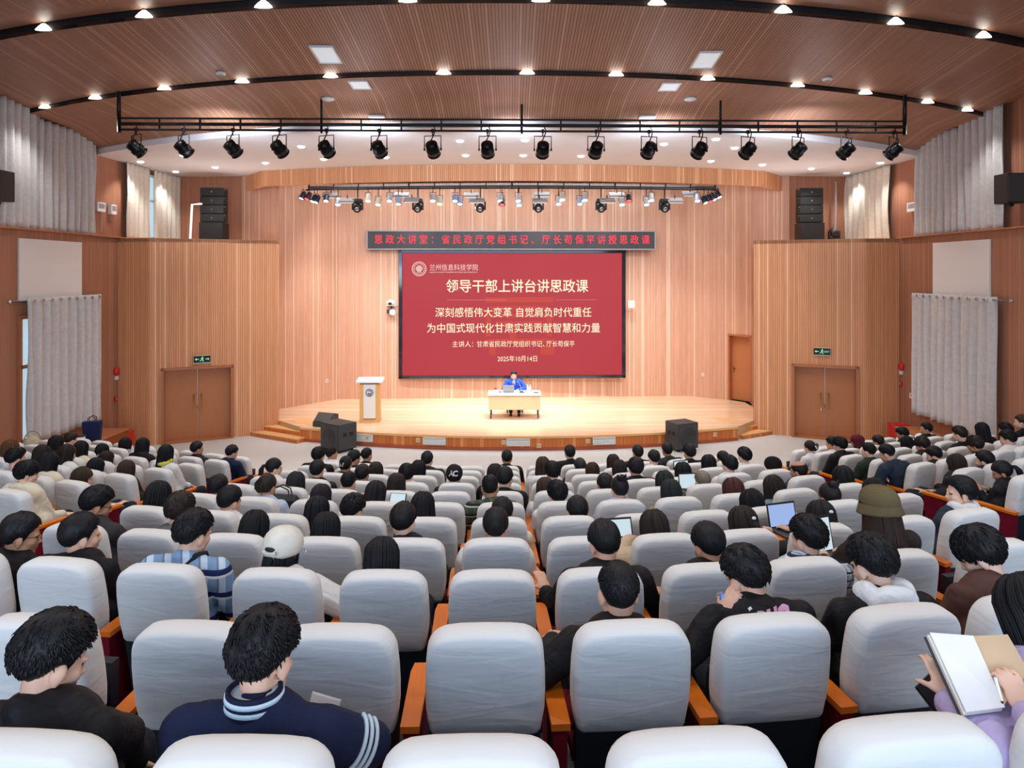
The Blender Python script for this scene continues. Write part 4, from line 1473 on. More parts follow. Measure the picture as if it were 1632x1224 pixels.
for i, (px, py, c, l) in enumerate(cans):
    y = 20.55
    x = (px - CX) / F * y
    y += x * x * .012
    x = (px - CX) / F * y
    ztip = EYE + (HY - py) / F * y
    edge = abs(px - 816) > 305
    lab = 'small stage light with %s lens, %s from left along the bar' % ({'w': 'white', 'r': 'red', 'g': 'green', 'v': 'violet', 'b': 'blue'}[l], ORD[i + 1] if i < 26 else ['last but four', 'last but three', 'last but two', 'last but one', 'last'][i - 26])
    root = thing('stage_light', lab, 'stage light', (x, y, ztip + .30), math.copysign(.9, x) if edge else 0, 'small stage lights on the bar')
    key = (c, l, edge, round(py / 3))
    if key not in protos:
        r0 = root
        mx = Matrix.Translation((0, 0, -.17)) @ Matrix.Rotation(R(152 if edge else 158), 4, 'X')
        mb = MB(); mb.lathe([(.03, -.12), (.06, -.1), (.075, -.04), (.08, .06), (.098, .1), (.098, .125), (.08, .12), (.01, .11)], 16, M4=mx); bd = mb.build('body', M['can_' + c], r0)
        mb = MB(); mb.lathe([(.085, .112), (.05, .13), (.01, .134)], 14, M4=mx); mb.build('lens', M['lens_' + l], bd)
        mb = MB(); mb.tube([(-.09, 0, -.17), (-.09, 0, -.02), (.09, 0, -.02), (.09, 0, -.17)], .009, 6); mb.tube([(0, 0, -.02), (0, 0, max(.02, BZ - ztip - .27))], .012, 6); mb.build('yoke', M['black_metal'], r0)
        protos[key] = r0
    else:
        for ch in list(protos[key].children):
            cc = ch.copy(); COL.objects.link(cc); cc.parent = root
            for g in list(ch.children):
                gg = g.copy(); COL.objects.link(gg); gg.parent = cc
pans = [(527, 313, 0), (553, 321, 0), (640, 312, 0), (656, 320, 0), (751, 312, 1), (760, 321, 1), (864, 311, 0), (860, 321, 0), (983, 312, 1), (968, 321, 1), (1100, 310, 0), (1076, 321, 0)]
pp = None
for i, (px, py, on) in enumerate(pans):
    y = 20.72 if i % 2 == 0 else 20.42
    x = (px - CX) / F * y
    y += x * x * .012
    x = (px - CX) / F * y
    z = EYE + (HY - py) / F * y
    lab = 'flat grey panel light on the stage bar, %s from left' % ORD[i + 1]
    root = thing('panel_light', lab, 'panel light', (x, y, z), 0, 'flat panel lights on the stage bar')
    if pp is None:
        mb = MB(); mb.box((0, 0, .03), (.44, .3, .06), M3=Matrix.Rotation(R(25), 3, 'X')); pb_ = mb.build('housing', M['grey_plastic'], root, bevel=.006)
        mb = MB(); mb.box((0, -.012, -.004), (.4, .26, .012), M3=Matrix.Rotation(R(25), 3, 'X')); mb.build('glow_face', mat('panel_diffuser', S(222, 220, 210), .5, emit=S(240, 236, 226), es=.9), pb_)
        mb = MB(); mb.tube([(0, .05, .05), (0, .05, max(.1, BZ - z))], .014, 6); mb.build('arm', M['black_metal'], root)
        pp = root
    else:
        for ch in list(pp.children):
            cc = ch.copy(); COL.objects.link(cc); cc.parent = root
            for g in list(ch.children):
                gg = g.copy(); COL.objects.link(gg); gg.parent = cc


def moving_head(loc, label, up=False, group='moving head lights on the stage bar'):
    s = -1 if up else 1
    root = thing('moving_head', label, 'moving light', loc, 0, group)
    mb = MB(); mb.box((0, 0, s * -.05), (.26, .24, .1)); mb.build('base', M['black'], root, bevel=.01)
    mb = MB()
    for q in (-1, 1):
        mb.box((q * .14, 0, s * -.2), (.045, .12, .24))
    mb.box((0, 0, s * -.115), (.3, .12, .03))
    mb.build('yoke', M['black'], root, bevel=.01)
    mx = Matrix.Translation((0, 0, s * -.26)) @ Matrix.Rotation(R(110 if not up else -70), 4, 'X')
    mb = MB(); mb.lathe([(.06, -.13), (.11, -.1), (.125, 0), (.12, .1), (.105, .14), (.02, .13)], 18, M4=mx); bd = mb.build('head', M['black'], root)
    mb = MB(); mb.lathe([(.075, .138), (.05, .15), (.01, .153)], 16, M4=mx); mb.build('lens', M['chrome'], bd)
    if not up:
        mb = MB(); mb.tube([(0, 0, 0), (0, 0, max(.05, BZ - loc[2] + .03))], .018, 6); mb.build('hook', M['black_metal'], root)
    return root


for i, px in enumerate((570, 666, 765.5, 858, 958, 1059)):
    y = 20.55
    x = (px - CX) / F * y
    y += x * x * .012
    moving_head(((px - CX) / F * y, y, EYE + (HY - 332) / F * y + .27), 'black moving head light on the stage bar, %s from left' % ORD[i + 1])
moving_head((9.35, 20.6, LEDGE + .0), 'black moving light standing beside the right speaker stack', True, 'moving light by the speaker stack')

# ---------------------------------------------------------------- auditorium seats
def outline(inset, n=7):
    """half outline of the seat back seen from behind, as closed point list (x, z)"""
    zb, zt, hw, rt, rb = .565 + inset, .992 - inset, .236 - inset, max(.03, .092 - inset * .7), max(.012, .035 - inset * .5)
    w = lambda z: hw - .014 * ((z - .76) / .2) ** 2
    pts = []
    for i in range(n):                          # lower right corner to upper right corner
        a = R(-90 + 90 * i / (n - 1))
        pts.append((w(zb) - rb + rb * math.cos(a), zb + rb + rb * math.sin(a)))
    for z in (.68, .76, .84):
        pts.append((w(z), z))
    for i in range(n):
        a = R(90 * i / (n - 1))
        pts.append((w(zt - rt) - rt + rt * math.cos(a), zt - rt + rt * math.sin(a)))
    half = pts
    top = [(w(.9) * .45, zt + .004), (0, zt + .006), (-w(.9) * .45, zt + .004)]
    return half + top + [(-x, z) for x, z in reversed(half)] + [(-.1, zb - .004), (.1, zb - .004)]


REC = .16
recl = lambda y, z: y + (.99 - z) * REC


def seat_cover():
    rings = [(.3, 1, -.088), (.55, 1, -.088), (.8, 1, -.087), (1, .022, -.081), (1, .009, -.070), (1, .001, -.052), (1, -.001, .0), (1, .0, .03), (1, .01, .055), (.88, 1, .07), (.5, 1, .078)]
    mb = MB()
    rows = []
    for sc_, ins, y in rings:
        o = outline(ins) if sc_ == 1 else [(x * sc_, .78 + (z - .78) * sc_) for x, z in outline(.022)]
        rows.append([(x, recl(y, z) + (.0035 * noise.noise(Vector((x * 7, z * 16, y * 3))) if y < -.06 else 0), z + (.006 * noise.noise(Vector((x * 11, 2, y * 6))) if z < .6 else 0)) for x, z in o])
    mb.grid(rows, wrap=True)
    n = len(rows[0])
    for r, rev in ((rows[0], True), (rows[-1], False)):
        c = (0, sum(p[1] for p in r) / n, .78)
        fs = [(n, (i + 1) % n, i) if not rev else (n, i, (i + 1) % n) for i in range(n)]
        mb.add(list(r) + [c], fs, 0, True)
    me = mb.mesh('seat_cover', [M['cover']])
    return me


def rounded(c, size, r=.02, mi=0):
    return c, size


COVER_ME = seat_cover()
mb = MB()
mb.add([(x * sx, recl(y, z), z) for z, sx in ((.13, .40), (.60, .44)) for y in (-.055, .03) for x in (-.5, .5)], [(0, 2, 3, 1), (4, 5, 7, 6), (0, 1, 5, 4), (2, 6, 7, 3), (0, 4, 6, 2), (1, 3, 7, 5)])
SHELL_ME = mb.mesh('seat_shell', [M['seat_dark']])
mb = MB()
mb.cap((-.16, .30, .425), (.16, .30, .425), .05, .05, 12); mb.ball((0, .34, .43), (.225, .23, .05), n=20); mb.box((0, .33, .40), (.44, .42, .05))
CUSH_ME = mb.mesh('seat_cushion', [M['seat_red']])
mb = MB()
mb.add([(x, y, z) for z, y0 in ((.38, .14), (.74, .15)) for y in (y0, y0 + .05) for x in (-.21, .21)], [(0, 2, 3, 1), (4, 5, 7, 6), (0, 1, 5, 4), (2, 6, 7, 3), (0, 4, 6, 2), (1, 3, 7, 5)], 1)
mb.ball((0, .165, .56), (.19, .03, .16), n=18)
CUSH_UP_ME = mb.mesh('seat_cushion_up', [M['seat_red'], M['seat_dark']])
mb = MB()
mb.add([(x, y, z) for z in (.618, .645) for x, y in ((-.037, -.06), (.037, -.06), (.040, .32), (.030, .39), (-.030, .39), (-.040, .32))],
       [(5, 4, 3, 2, 1, 0), (6, 7, 8, 9, 10, 11)] + [(i, (i + 1) % 6, 6 + (i + 1) % 6, 6 + i) for i in range(6)])
ARM_ME = mb.mesh('armrest', [M['seat_wood']])
mb = MB()
mb.add([(x, y, z) for x in (-.026, .026) for y, z in ((-.03, .16), (.34, .16), (.36, .617), (-.055, .617))], [(0, 1, 2, 3), (7, 6, 5, 4), (0, 4, 5, 1), (1, 5, 6, 2), (2, 6, 7, 3), (3, 7, 4, 0)])
PANEL_ME = mb.mesh('arm_panel', [M['seat_red']])
mb = MB(); mb.box((0, .14, .08), (.05, .2, .16)); mb.box((0, .14, .008), (.09, .3, .016))
LEG_ME = mb.mesh('leg', [M['black_metal']])


def seat_at(b, k, j):
    if b == 'C':
        x = .185 + .58 * (j + .5)
        if j < -3:
            x *= 1.04
        elif j > 3:
            x *= 1.035
        s = math.sqrt(169 - x * x)
        return Vector((x, dk(k) + 13 - s + .035 * x, zf(k))), math.atan(x / s + .035)
    if b == 'L':
        c = math.cos(math.atan(.374))
        x = -5.08 - .58 * c * j
        return Vector((x, dk(k) + .4 + (-5.08 - x) * .374, max(0, zf(k)))), -math.atan(.374)
    c = math.cos(math.atan(.445))
    x = 5.62 + .58 * c * j
    return Vector((x, dk(k) + .88 + (x - 5.5) * .445, max(0, zf(k)))), math.atan(.445)


def proj(p):
    return CX + F * p.x / p.y, HY + F * (EYE - p.z) / p.y


def in_view(b, k, j):
    p, a = seat_at(b, k, j)
    px, py = proj(p + Vector((0, 0, .99)))
    hw = .27 * F / p.y
    return px + hw > -6 and px - hw < 1638 and py < 1226 and abs(p.x) < 9.15


ROWS_C = {0: 'nearest', 1: 'second nearest', 2: 'third nearest', 3: 'fourth nearest', 4: 'fifth nearest', 5: 'sixth nearest', 6: 'fifth from stage', 7: 'fourth from stage', 8: 'third from stage',
          9: 'second from stage', 10: 'first before stage'}


def row_name(b, k):
    if b == 'C':
        return {0: 'the nearest row', 1: 'the second nearest row', 2: 'the third nearest row', 3: 'the fourth nearest row', 4: 'the fifth nearest row', 5: 'the middle row'}.get(k, 'row %s from the stage' % ORD[11 - k])
    return 'row %s from the stage' % ORD[12 - k]


BLOCK = {'C': 'centre', 'L': 'left', 'R': 'right'}
SEATS = {}
for b, ks, js in (('C', range(0, 11), range(-6, 6)), ('L', range(5, 12), range(9)), ('R', range(5, 12), range(9))):
    for k in ks:
        vis = [j for j in js if in_view(b, k, j)]
        vis.sort(key=lambda j: proj(seat_at(b, k, j)[0])[0])
        for n_, j in enumerate(vis):
            SEATS[(b, k, j)] = n_ + 1

# ---------------------------------------------------------------- hair and headwear, modelled about the head's centre (face toward +Y)
HC0, HR = Vector((0, -.012, .025)), Vector((.078, .099, .091))


def piece(tab, x):
    for (a, u), (b, v) in zip(tab, tab[1:]):
        if x <= b:
            return lerp(u, v, (x - a) / (b - a)) if b > a else v
    return tab[-1][1]


MALE = [(0, .066), (40, .058), (62, .028), (80, .006), (95, .004), (112, -.03), (135, -.052), (180, -.060)]
NAPE = [(0, .068), (40, .06), (60, .03), (68, -.005), (74, -.032), (82, -.034), (88, .0), (100, .002), (112, -.04), (135, -.074), (180, -.088)]
CROP = [(0, .066), (40, .058), (62, .028), (80, .012), (95, .012), (112, -.012), (135, -.034), (180, -.044)]
LOW = [(0, .05), (45, .04), (70, .0), (90, -.02), (115, -.055), (140, -.082), (180, -.092)]
BOWL = [(0, .022), (50, .016), (75, -.012), (95, -.03), (120, -.055), (180, -.066)]


def sc_pt(th, ph, off):
    n = Vector((math.sin(th) * math.sin(ph), math.sin(th) * math.cos(ph), math.cos(th)))
    return HC0 + Vector((HR.x * n.x, HR.y * n.y, HR.z * n.z)) + n * off, n


def hair_shell(mb, line, thick, nphi=56, nth=16, seed=0, rough=.25, th0=0.0, mi=0):
    rows = []
    for i in range(nth + 1):
        row = []
        for k in range(nphi):
            ph = -math.pi + 2 * math.pi * k / nphi
            zl = piece(line, abs(math.degrees(ph)))
            thm = math.acos(max(-.985, min(.985, (zl - HC0.z) / HR.z)))
            s = i / nth
            th = lerp(th0, thm, s)
            t = thick(s, abs(math.degrees(ph)))
            t *= 1 + rough * noise.noise(Vector((math.sin(ph) * 6 * (.3 + s), math.cos(ph) * 6 * (.3 + s), s * 1.6 + seed)))
            row.append(sc_pt(th, ph, t)[0])
        rows.append(row)
    rows.append([HC0 + (p - HC0) * .9 for p in rows[-1]])
    mb.grid(rows, mi=mi, wrap=True, uvs=lambda i, k: (k / nphi, i / nth))


def clumps(mb, n, line, t0, L, w, lift, seed, whorl=(24, 170), smax=.95, swirl=.5, tip=.0, segs=5, sides=3, thmin=0.0):
    rnd = random.Random(seed)
    wp = sc_pt(R(whorl[0]), R(whorl[1]), 0)[0]
    for _ in range(n):
        ph = rnd.uniform(-math.pi, math.pi)
        zl = piece(line, abs(math.degrees(ph)))
        thm = math.acos(max(-.985, min(.985, (zl - HC0.z) / HR.z)))
        th = math.sqrt(rnd.random()) * thm * smax
        if th < thmin:
            continue
        p, nn = sc_pt(th, ph, t0 * .5)
        d = p - wp
        d = d - nn * d.dot(nn)
        if d.length < 1e-4:
            d = nn.orthogonal()
        d.normalize()
        d = (d + nn.cross(d) * swirl * rnd.uniform(.2, 1) + Vector((rnd.uniform(-.3, .3), rnd.uniform(-.3, .3), -.15))).normalized()
        edge_ = th / thm
        ll = L * rnd.uniform(.7, 1.25) * (1 - .55 * edge_)
        t1 = t0 * (1 - .7 * edge_ ** 2)
        lf = lift * rnd.uniform(.2, 1.3)
        pts, rs = [], []
        for i in range(segs):
            t = i / (segs - 1)
            q = p + d * ll * t - HC0
            e = math.sqrt((q.x / HR.x) ** 2 + (q.y / HR.y) ** 2 + (q.z / HR.z) ** 2)
            q = q / max(e, 1e-3)
            m = q.normalized()
            pts.append(HC0 + q + m * (t1 * (.55 + .6 * math.sin(math.pi * min(1, t * .8))) + lf * t * t))
            rs.append(w * (1 - t ** 1.6) * rnd.uniform(.9, 1.1) + .0006)
        mb.tube(pts, rs, sides, uvu=rnd.random(), cap=False)


def long_path(ph, t, Len, off, flare, back):
    """t<0: on the scalp (from -1 at the crown to 0 at ear level), t 0..1: falling"""
    the = R(96)
    if t < 0:
        return sc_pt(the * (1 + t), ph, off)[0]
    p = sc_pt(the, ph, off)[0]
    a = abs(math.degrees(ph))
    g = max(0, min(1, (a - 95) / 60))
    f = 1 + flare * t - (.10 * math.sin(math.pi * t) if g > .5 else 0)
    return Vector((p.x * f, (p.y * (f if p.y > 0 else 1)) - back * g * t - .012 * (1 - g) * t, p.z - Len * t))


def hair_long(Len, side, flare=.12, back=.02, off=.017, seed=0, open_=50, lockn=90, curl=0.0, bang=.045, wave=0.0):
    mb = MB()
    nphi, n1, n2 = 60, 10, 14
    lens = lambda a: lerp(side, Len, max(0, min(1, (a - 75) / 45)))
    rows = []
    for i in range(n1 + n2 + 1):
        row = []
        for k in range(nphi):
            ph = -math.pi + 2 * math.pi * k / nphi
            a = abs(math.degrees(ph))
            nz = noise.noise(Vector((math.sin(ph) * 9, math.cos(ph) * 9, seed + (i * .06))))
            o = off * (1 + .22 * nz)
            if i <= n1:
                t = i / n1 - 1
                if a < open_:
                    zl = lerp(bang, bang - .03, a / open_)
                    thm = math.acos((zl - HC0.z) / HR.z)
                    row.append(sc_pt(thm * i / n1, ph, o * .8)[0])
                else:
                    row.append(long_path(ph, t, 0, o, 0, 0))
            else:
                t = (i - n1) / n2
                if a < open_:
                    row.append(HC0 + (rows[n1][k] - HC0) * (1 - .12 * min(1, t * 3)))
                else:
                    p = long_path(ph, t, lens(a) * (1 + .05 * nz), o, flare, back)
                    if curl:
                        p.x *= 1 - curl * t * t
                        p.y = p.y * (1 - curl * t * t)
                    if wave:
                        p += Vector((math.sin(t * 9 + ph * 7), math.cos(t * 8 + ph * 5), 0)) * wave * t
                    row.append(p)
        rows.append(row)
    rows.append([Vector((p.x * .85, p.y * .85 - .004, p.z + .006)) for p in rows[-1]])
    mb.grid(rows, wrap=True, uvs=lambda i, k: (k / nphi, i / (n1 + n2)))
    rnd = random.Random(seed)
    for _ in range(lockn * 2):
        ph = rnd.choice((-1, 1)) * R(rnd.uniform(open_ + 3, 180))
        a = abs(math.degrees(ph))
        o = off + .004
        ln = lens(a) * rnd.uniform(.9, 1.12)
        pts = [long_path(ph + .05 * math.sin(i * .6), -.8 + .2 * i, 0, o, 0, 0) for i in range(4)]
        for i in range(9):
            t = i / 8
            p = long_path(ph, t, ln, o, flare * 1.1, back * 1.2)
            if curl:
                p.x *= 1 - curl * t * t; p.y *= 1 - curl * t * t
            if wave:
                p += Vector((math.sin(t * 9 + ph * 7), math.cos(t * 8 + ph * 5), 0)) * wave * t
            pts.append(p)
        w = rnd.uniform(.0025, .0055)
        mb.tube(pts, [w * (.6 + .4 * min(1, i / 4)) * (1 - max(0, (i - 8) / 5) ** 1.5 * .9) for i in range(len(pts))], 4, uvu=rnd.random(), cap=False)
    return mb


def tail(mb, pts, r, n, seed, spread=.6):
    rnd = random.Random(seed)
    pts = [Vector(p) for p in pts]
    for _ in range(n):
        ang, q = rnd.uniform(0, 6.28), math.sqrt(rnd.random())
        off = Vector((math.cos(ang), math.sin(ang) * .8, math.sin(ang) * .3)) * q
        m = len(pts)
        pp = [p + off * r * (.35 + spread * math.sin(math.pi * min(1, (i + .3) / m))) for i, p in enumerate(pts)]
        mb.tube(pp, [.009 * (1 - (i / (m - 1)) ** 2 * .85) for i in range(m)], 4, uvu=rnd.random(), cap=False)


HAIRS = {}
CROPPED = noise_mat('cropped_hair', S(92, 76, 70), S(60, 50, 48), 240, .7)


def hair_mesh(kind):
    if kind in HAIRS:
        return HAIRS[kind]
    base, var = kind.rstrip('0123456789'), int(kind[-1]) if kind[-1].isdigit() else 0
    mb = MB()
    sd = var * 3.7 + 1
    if base == 'short':
        hair_shell(mb, NAPE, lambda s, a: .0035 * (1 - .7 * s), seed=sd, rough=.1)
        hair_shell(mb, MALE, lambda s, a: .024 * (1 - s ** 2.5) + .004, seed=sd)
        clumps(mb, 900, MALE, .019, .04, .0045, .005, 11 + var, whorl=(22, (165, 190, 150, 200)[var % 4]), smax=.8)
    elif base == 'tousle':
        hair_shell(mb, NAPE, lambda s, a: .0035 * (1 - .7 * s), seed=sd, rough=.1)
        hair_shell(mb, MALE, lambda s, a: .028 * (1 - s ** 2.6) + .004, seed=sd, rough=.35)
        clumps(mb, 1000, MALE, .026, .044, .005, .010, 21 + var, whorl=(20, (160, 195, 175)[var % 3]), smax=.78, swirl=.8)
    elif base == 'bowl':
        hair_shell(mb, NAPE, lambda s, a: .0035 * (1 - .7 * s), seed=sd, rough=.1)
        hair_shell(mb, BOWL, lambda s, a: .026 * (1 - .6 * s ** 2.5), seed=sd, rough=.3)
        clumps(mb, 900, BOWL, .026, .055, .005, .005, 31 + var, whorl=(15, 170), smax=.97, swirl=.3)
    elif base == 'fade':
        hair_shell(mb, MALE, lambda s, a: .010 * (1 - s ** 1.5) + .0015, seed=sd, rough=.1)
        clumps(mb, 700, MALE, .009, .018, .0035, .003, 41 + var, smax=.62)
    elif base == 'flat':
        hair_shell(mb, NAPE, lambda s, a: .0025 * (1 - .7 * s), seed=sd, rough=.1, mi=1)
        hair_shell(mb, CROP, lambda s, a: .020 * (1 - s ** 1.6) + .0025, seed=sd, rough=.12)
        clumps(mb, 900, CROP, .016, .028, .004, .003, 45 + var, whorl=(20, 180), smax=.72, swirl=.2)
    elif base == 'bald':
        hair_shell(mb, LOW, lambda s, a: .007 if a > 70 else .001, seed=sd, rough=.2, th0=R(58))
    elif base == 'long':
        mb = hair_long((.30, .34, .27, .38)[var % 4], (.20, .17, .22, .24)[var % 4], flare=(.1, .18, .05, .25)[var % 4], seed=sd)
    elif base == 'veil':
        mb = hair_long(.42, .36, flare=.45, back=.03, off=.012, seed=sd, lockn=150, wave=.006)
    elif base == 'bob':
        mb = hair_long(.115, .11, flare=.10, back=.0, off=.022, seed=sd, lockn=70, curl=.16)
    elif base == 'lob':
        mb = hair_long(.17, .15, flare=.10, back=.0, off=.020, seed=sd, lockn=80, curl=.08)
    elif base == 'pony':
        hair_shell(mb, LOW, lambda s, a: .016 * (1 - .5 * s), seed=sd, rough=.2)
        tail(mb, [(0, -.105, .035), (0, -.14, .03), (0, -.165, -.02), (0, -.16, -.09), (.005, -.15, -.17), (.01, -.145, -.24)], .035, 60, 51 + var)
    elif base == 'bun':
        hair_shell(mb, LOW, lambda s, a: .016 * (1 - .5 * s), seed=sd, rough=.2)
        mb.ball((0, -.075, .105), (.046, .043, .04), n=18)
        for i in range(14):
            a0 = i * .45
            mb.tube([(.045 * math.cos(a0 + t * .5), -.075 + .042 * math.sin(a0 + t * .5), .09 + .012 * t + .004 * i % .02) for t in range(5)], [.004, .009, .010, .008, .002], 4, uvu=i / 14, cap=False)
    elif base == 'claw':
        hair_shell(mb, LOW, lambda s, a: .017 * (1 - .5 * s), seed=sd, rough=.25)
        mb.ball((0, -.11, .0), (.045, .04, .062), n=18)
        tail(mb, [(0, -.11, -.04), (0, -.14, -.01), (0, -.15, .04), (.02, -.15, .08)], .035, 26, 61 + var)
    elif base == 'twin':
        mb = hair_long(.10, .16, flare=.0, back=-.01, off=.016, seed=sd, lockn=30, curl=.3)
        for s in (-1, 1):
            tail(mb, [(s * .03, -.09, .0), (s * .06, -.09, -.06), (s * .085, -.05, -.12), (s * .09, -.01, -.19), (s * .09, .01, -.27)], .03, 45, 71 + s)
    elif base == 'halfup':
        mb = hair_long(.27, .2, flare=.12, seed=sd)
        tail(mb, [(0, -.115, .03), (0, -.14, .0), (0, -.145, -.08), (0, -.14, -.18)], .03, 30, 81)
    elif base == 'tuck':          # hair falling below a hat
        mb = hair_long(.16, .13, flare=.06, off=.006, seed=sd, lockn=60)
    me = mb.mesh('hair', [HM['black'], CROPPED])
    HAIRS[kind] = me
    return me


HAIR_WORDS = {'short': 'short %s hair', 'tousle': 'tousled %s hair', 'bowl': 'rounded %s hair', 'fade': 'close-cropped %s hair', 'flat': 'short tapered %s hair', 'bald': 'balding %s head', 'long': 'long %s hair',
              'veil': 'very long %s hair', 'bob': '%s bob', 'lob': 'shoulder-length %s hair', 'pony': '%s ponytail', 'bun': '%s topknot', 'claw': 'pinned-up %s hair', 'twin': '%s hair in two bunches',
              'halfup': 'half-tied %s hair', 'tuck': 'long %s hair'}
HC_WORDS = {'black': 'black', 'soft': 'black', 'brown': 'brown', 'dbrown': 'dark brown', 'auburn': 'auburn', 'red': 'reddish', 'grey': 'greying', 'green': 'dark', 'violet': 'black', 'white': 'grey'}


def dome(z0, off, brim=None, n=28):
    mb = MB()
    rows = []
    for i in range(11):
        row = []
        for k in range(n):
            ph = 2 * math.pi * k / n
            thm = math.acos((z0 + .02 * math.cos(ph) - HC0.z) / HR.z)
            row.append(sc_pt(thm * i / 10, ph, off + .012 * math.sin(math.pi * min(1, i / 10)))[0])
        rows.append(row)
    rows.append([HC0 + (p - HC0) * .93 for p in rows[-1]])
    mb.grid(rows, wrap=True)
    return mb


def headwear(kind, root, mtx):
    def put(o):
        o.parent = root
        o.matrix_local = mtx
        return o
    if kind == 'cap':
        m = cloth('cream_cap_cloth', S(222, 218, 206), .85, .2)
        mb = dome(.0, .026)
        cap = put(mb.build('cap', m))
        mb = MB()
        pts = [[(x * .085, .085 + t * .075 * math.sqrt(max(0, 1 - x * x)) + .01, .02 - .012 * x * x - t * .02) for x in [-1 + 2 * i / 12 for i in range(13)]] for t in (0, .5, 1)]
        mb.grid(pts); mb.grid([[(p[0], p[1], p[2] - .005) for p in r] for r in pts][::-1])
        br = mb.build('brim', m, cap)
        mb = MB(); mb.ball((0, -.139, .022), (.034, .012, .015), n=16); mb.build('opening', M['black'], cap)
        mb = MB(); mb.tube([(-.05, -.128, .004), (-.025, -.139, .0), (0, -.142, -.001), (.025, -.139, .0), (.05, -.128, .004)], .009, 6); mb.build('strap', m, cap)
        mb = MB(); mb.box((.042, -.136, .003), (.010, .008, .016)); mb.build('buckle', M['chrome'], cap)
    elif kind == 'accap':
        mb = dome(-.03, .022)
        cap = put(mb.build('cap', cloth('black_cap_cloth', S(30, 27, 32), .85, .2)))
        for ch, x in (('A', -.026), ('C', .026)):
            lt = lettering('lettering', ch, .095, M['white_plastic'], cap, (0, 0, 0), rot=(0, 0, 0), extrude=.001, bold=.002)
            bv = BVHTree.FromPolygons([v.co for v in cap.data.vertices], [tuple(p.vertices) for p in cap.data.polygons])
            for v in lt.data.vertices:
                X, Z = v.co.x + x, v.co.y + .035
                hh = bv.ray_cast(Vector((X, -1, Z)), Vector((0, 1, 0)))
                v.co = (X, (hh[0].y if hh[0] else -.12) - .003 - v.co.z, Z)
    elif kind == 'redcap':
        m = cloth('maroon_cap_cloth', S(92, 26, 40), .85, .2)
        cap = put(dome(.005, .024).build('cap', m))
        mb = MB()
        pts = [[(x * .08, .085 + t * .07 * math.sqrt(max(0, 1 - x * x)) + .01, .02 - .012 * x * x - t * .02) for x in [-1 + 2 * i / 12 for i in range(13)]] for t in (0, 1)]
        mb.grid(pts); mb.grid([[(p[0], p[1], p[2] - .005) for p in r] for r in pts][::-1]); mb.build('brim', m, cap)
    elif kind == 'beanie':
        cap = put(dome(-.02, .02).build('cap', cloth('black_beanie_knit', S(22, 20, 22), .9, .4)))
        mb = MB(); mb.box((0, -.085, .098), (.05, .03, .004), M3=Matrix.Rotation(R(45), 3, 'X')); mb.build('tab', M['white_plastic'], cap)
    elif kind == 'bucket':
        m = cloth('olive_hat_cloth', S(104, 92, 66), .9, .4)
        cap = put(dome(.03, .026).build('hat', m))
        mb = MB()
        rows = []
        for r, z in ((.0, .03), (.008, .012), (.022, -.022), (.025, -.032), (.018, -.032), (.004, .012)):
            rows.append([sc_pt(R(88), 2 * math.pi * k / 28, .026 + r * .8)[0] + Vector((0, 0, z - .02)) for k in range(28)])
        mb.grid(rows, wrap=True); mb.build('brim', m, cap)
    elif kind == 'capback':
        cap = put(dome(.0, .022).build('cap', cloth('dark_cap_cloth', S(20, 20, 24), .85, .2)))
        mb = MB(); mb.ball((0, .06, .09), (.05, .07, .012), n=14); mb.build('brim', cloth('dark_cap_cloth2', S(20, 20, 24)), cap)


# ---------------------------------------------------------------- people
REQ = []


def request(mb, voxel, smooth=4, fold=0.0, seed=0.0):
    """queue a union of closed shapes to be fused into one smooth surface"""
    o = bpy.data.objects.new('fuse', mb.mesh('fuse', []))
    COL.objects.link(o)
    r = o.modifiers.new('fuse', 'REMESH')
    r.mode = 'VOXEL'
    r.voxel_size = voxel
    s = o.modifiers.new('smooth', 'SMOOTH')
    s.factor = .5
    s.iterations = smooth
    rec = {'o': o, 'fold': fold, 'seed': seed, 'me': None}
    REQ.append(rec)
    return rec


def fuse_all():
    bpy.context.view_layer.update()
    dg = bpy.context.evaluated_depsgraph_get()
    for rec in REQ:
        me = bpy.data.meshes.new_from_object(rec['o'].evaluated_get(dg))
        me.polygons.foreach_set('use_smooth', [True] * len(me.polygons))
        if rec['fold'] > 0:
            a, sd = rec['fold'], rec['seed']
            n = len(me.vertices)
            co = np.empty(n * 3); me.vertices.foreach_get('co', co); co = co.reshape(-1, 3)
            no = np.empty(n * 3); me.vertices.foreach_get('normal', no); no = no.reshape(-1, 3)
            x, y, z = co.T
            d = (np.sin(x * 31 + y * 17 + 3 * np.sin(z * 13 + sd) + sd) * .5 + np.sin(z * 43 + 2.2 * np.sin(x * 21 + sd * 2) + y * 11) * .35 + np.sin((x - y) * 57 + z * 37 + sd) * .2)
            co += no * (d * a)[:, None]
            me.vertices.foreach_set('co', co.ravel())
        me.update()
        rec['me'] = me
    for rec in REQ:
        old = rec['o'].data
        bpy.data.objects.remove(rec['o'])
        bpy.data.meshes.remove(old)


def finger(mb, base, d, palm_n, L, r, curl):
    p = Vector(base)
    d = Vector(d).normalized()
    ax = d.cross(Vector(palm_n)).normalized()
    for i, f in enumerate((.45, .32, .23)):
        q = p + d * L * f
        mb.cap(p, q, r * (1 - .1 * i), r * (.92 - .1 * i), 8)
        p = q
        d = Matrix.Rotation(R(curl * (.7 + .3 * i)), 3, ax) @ d


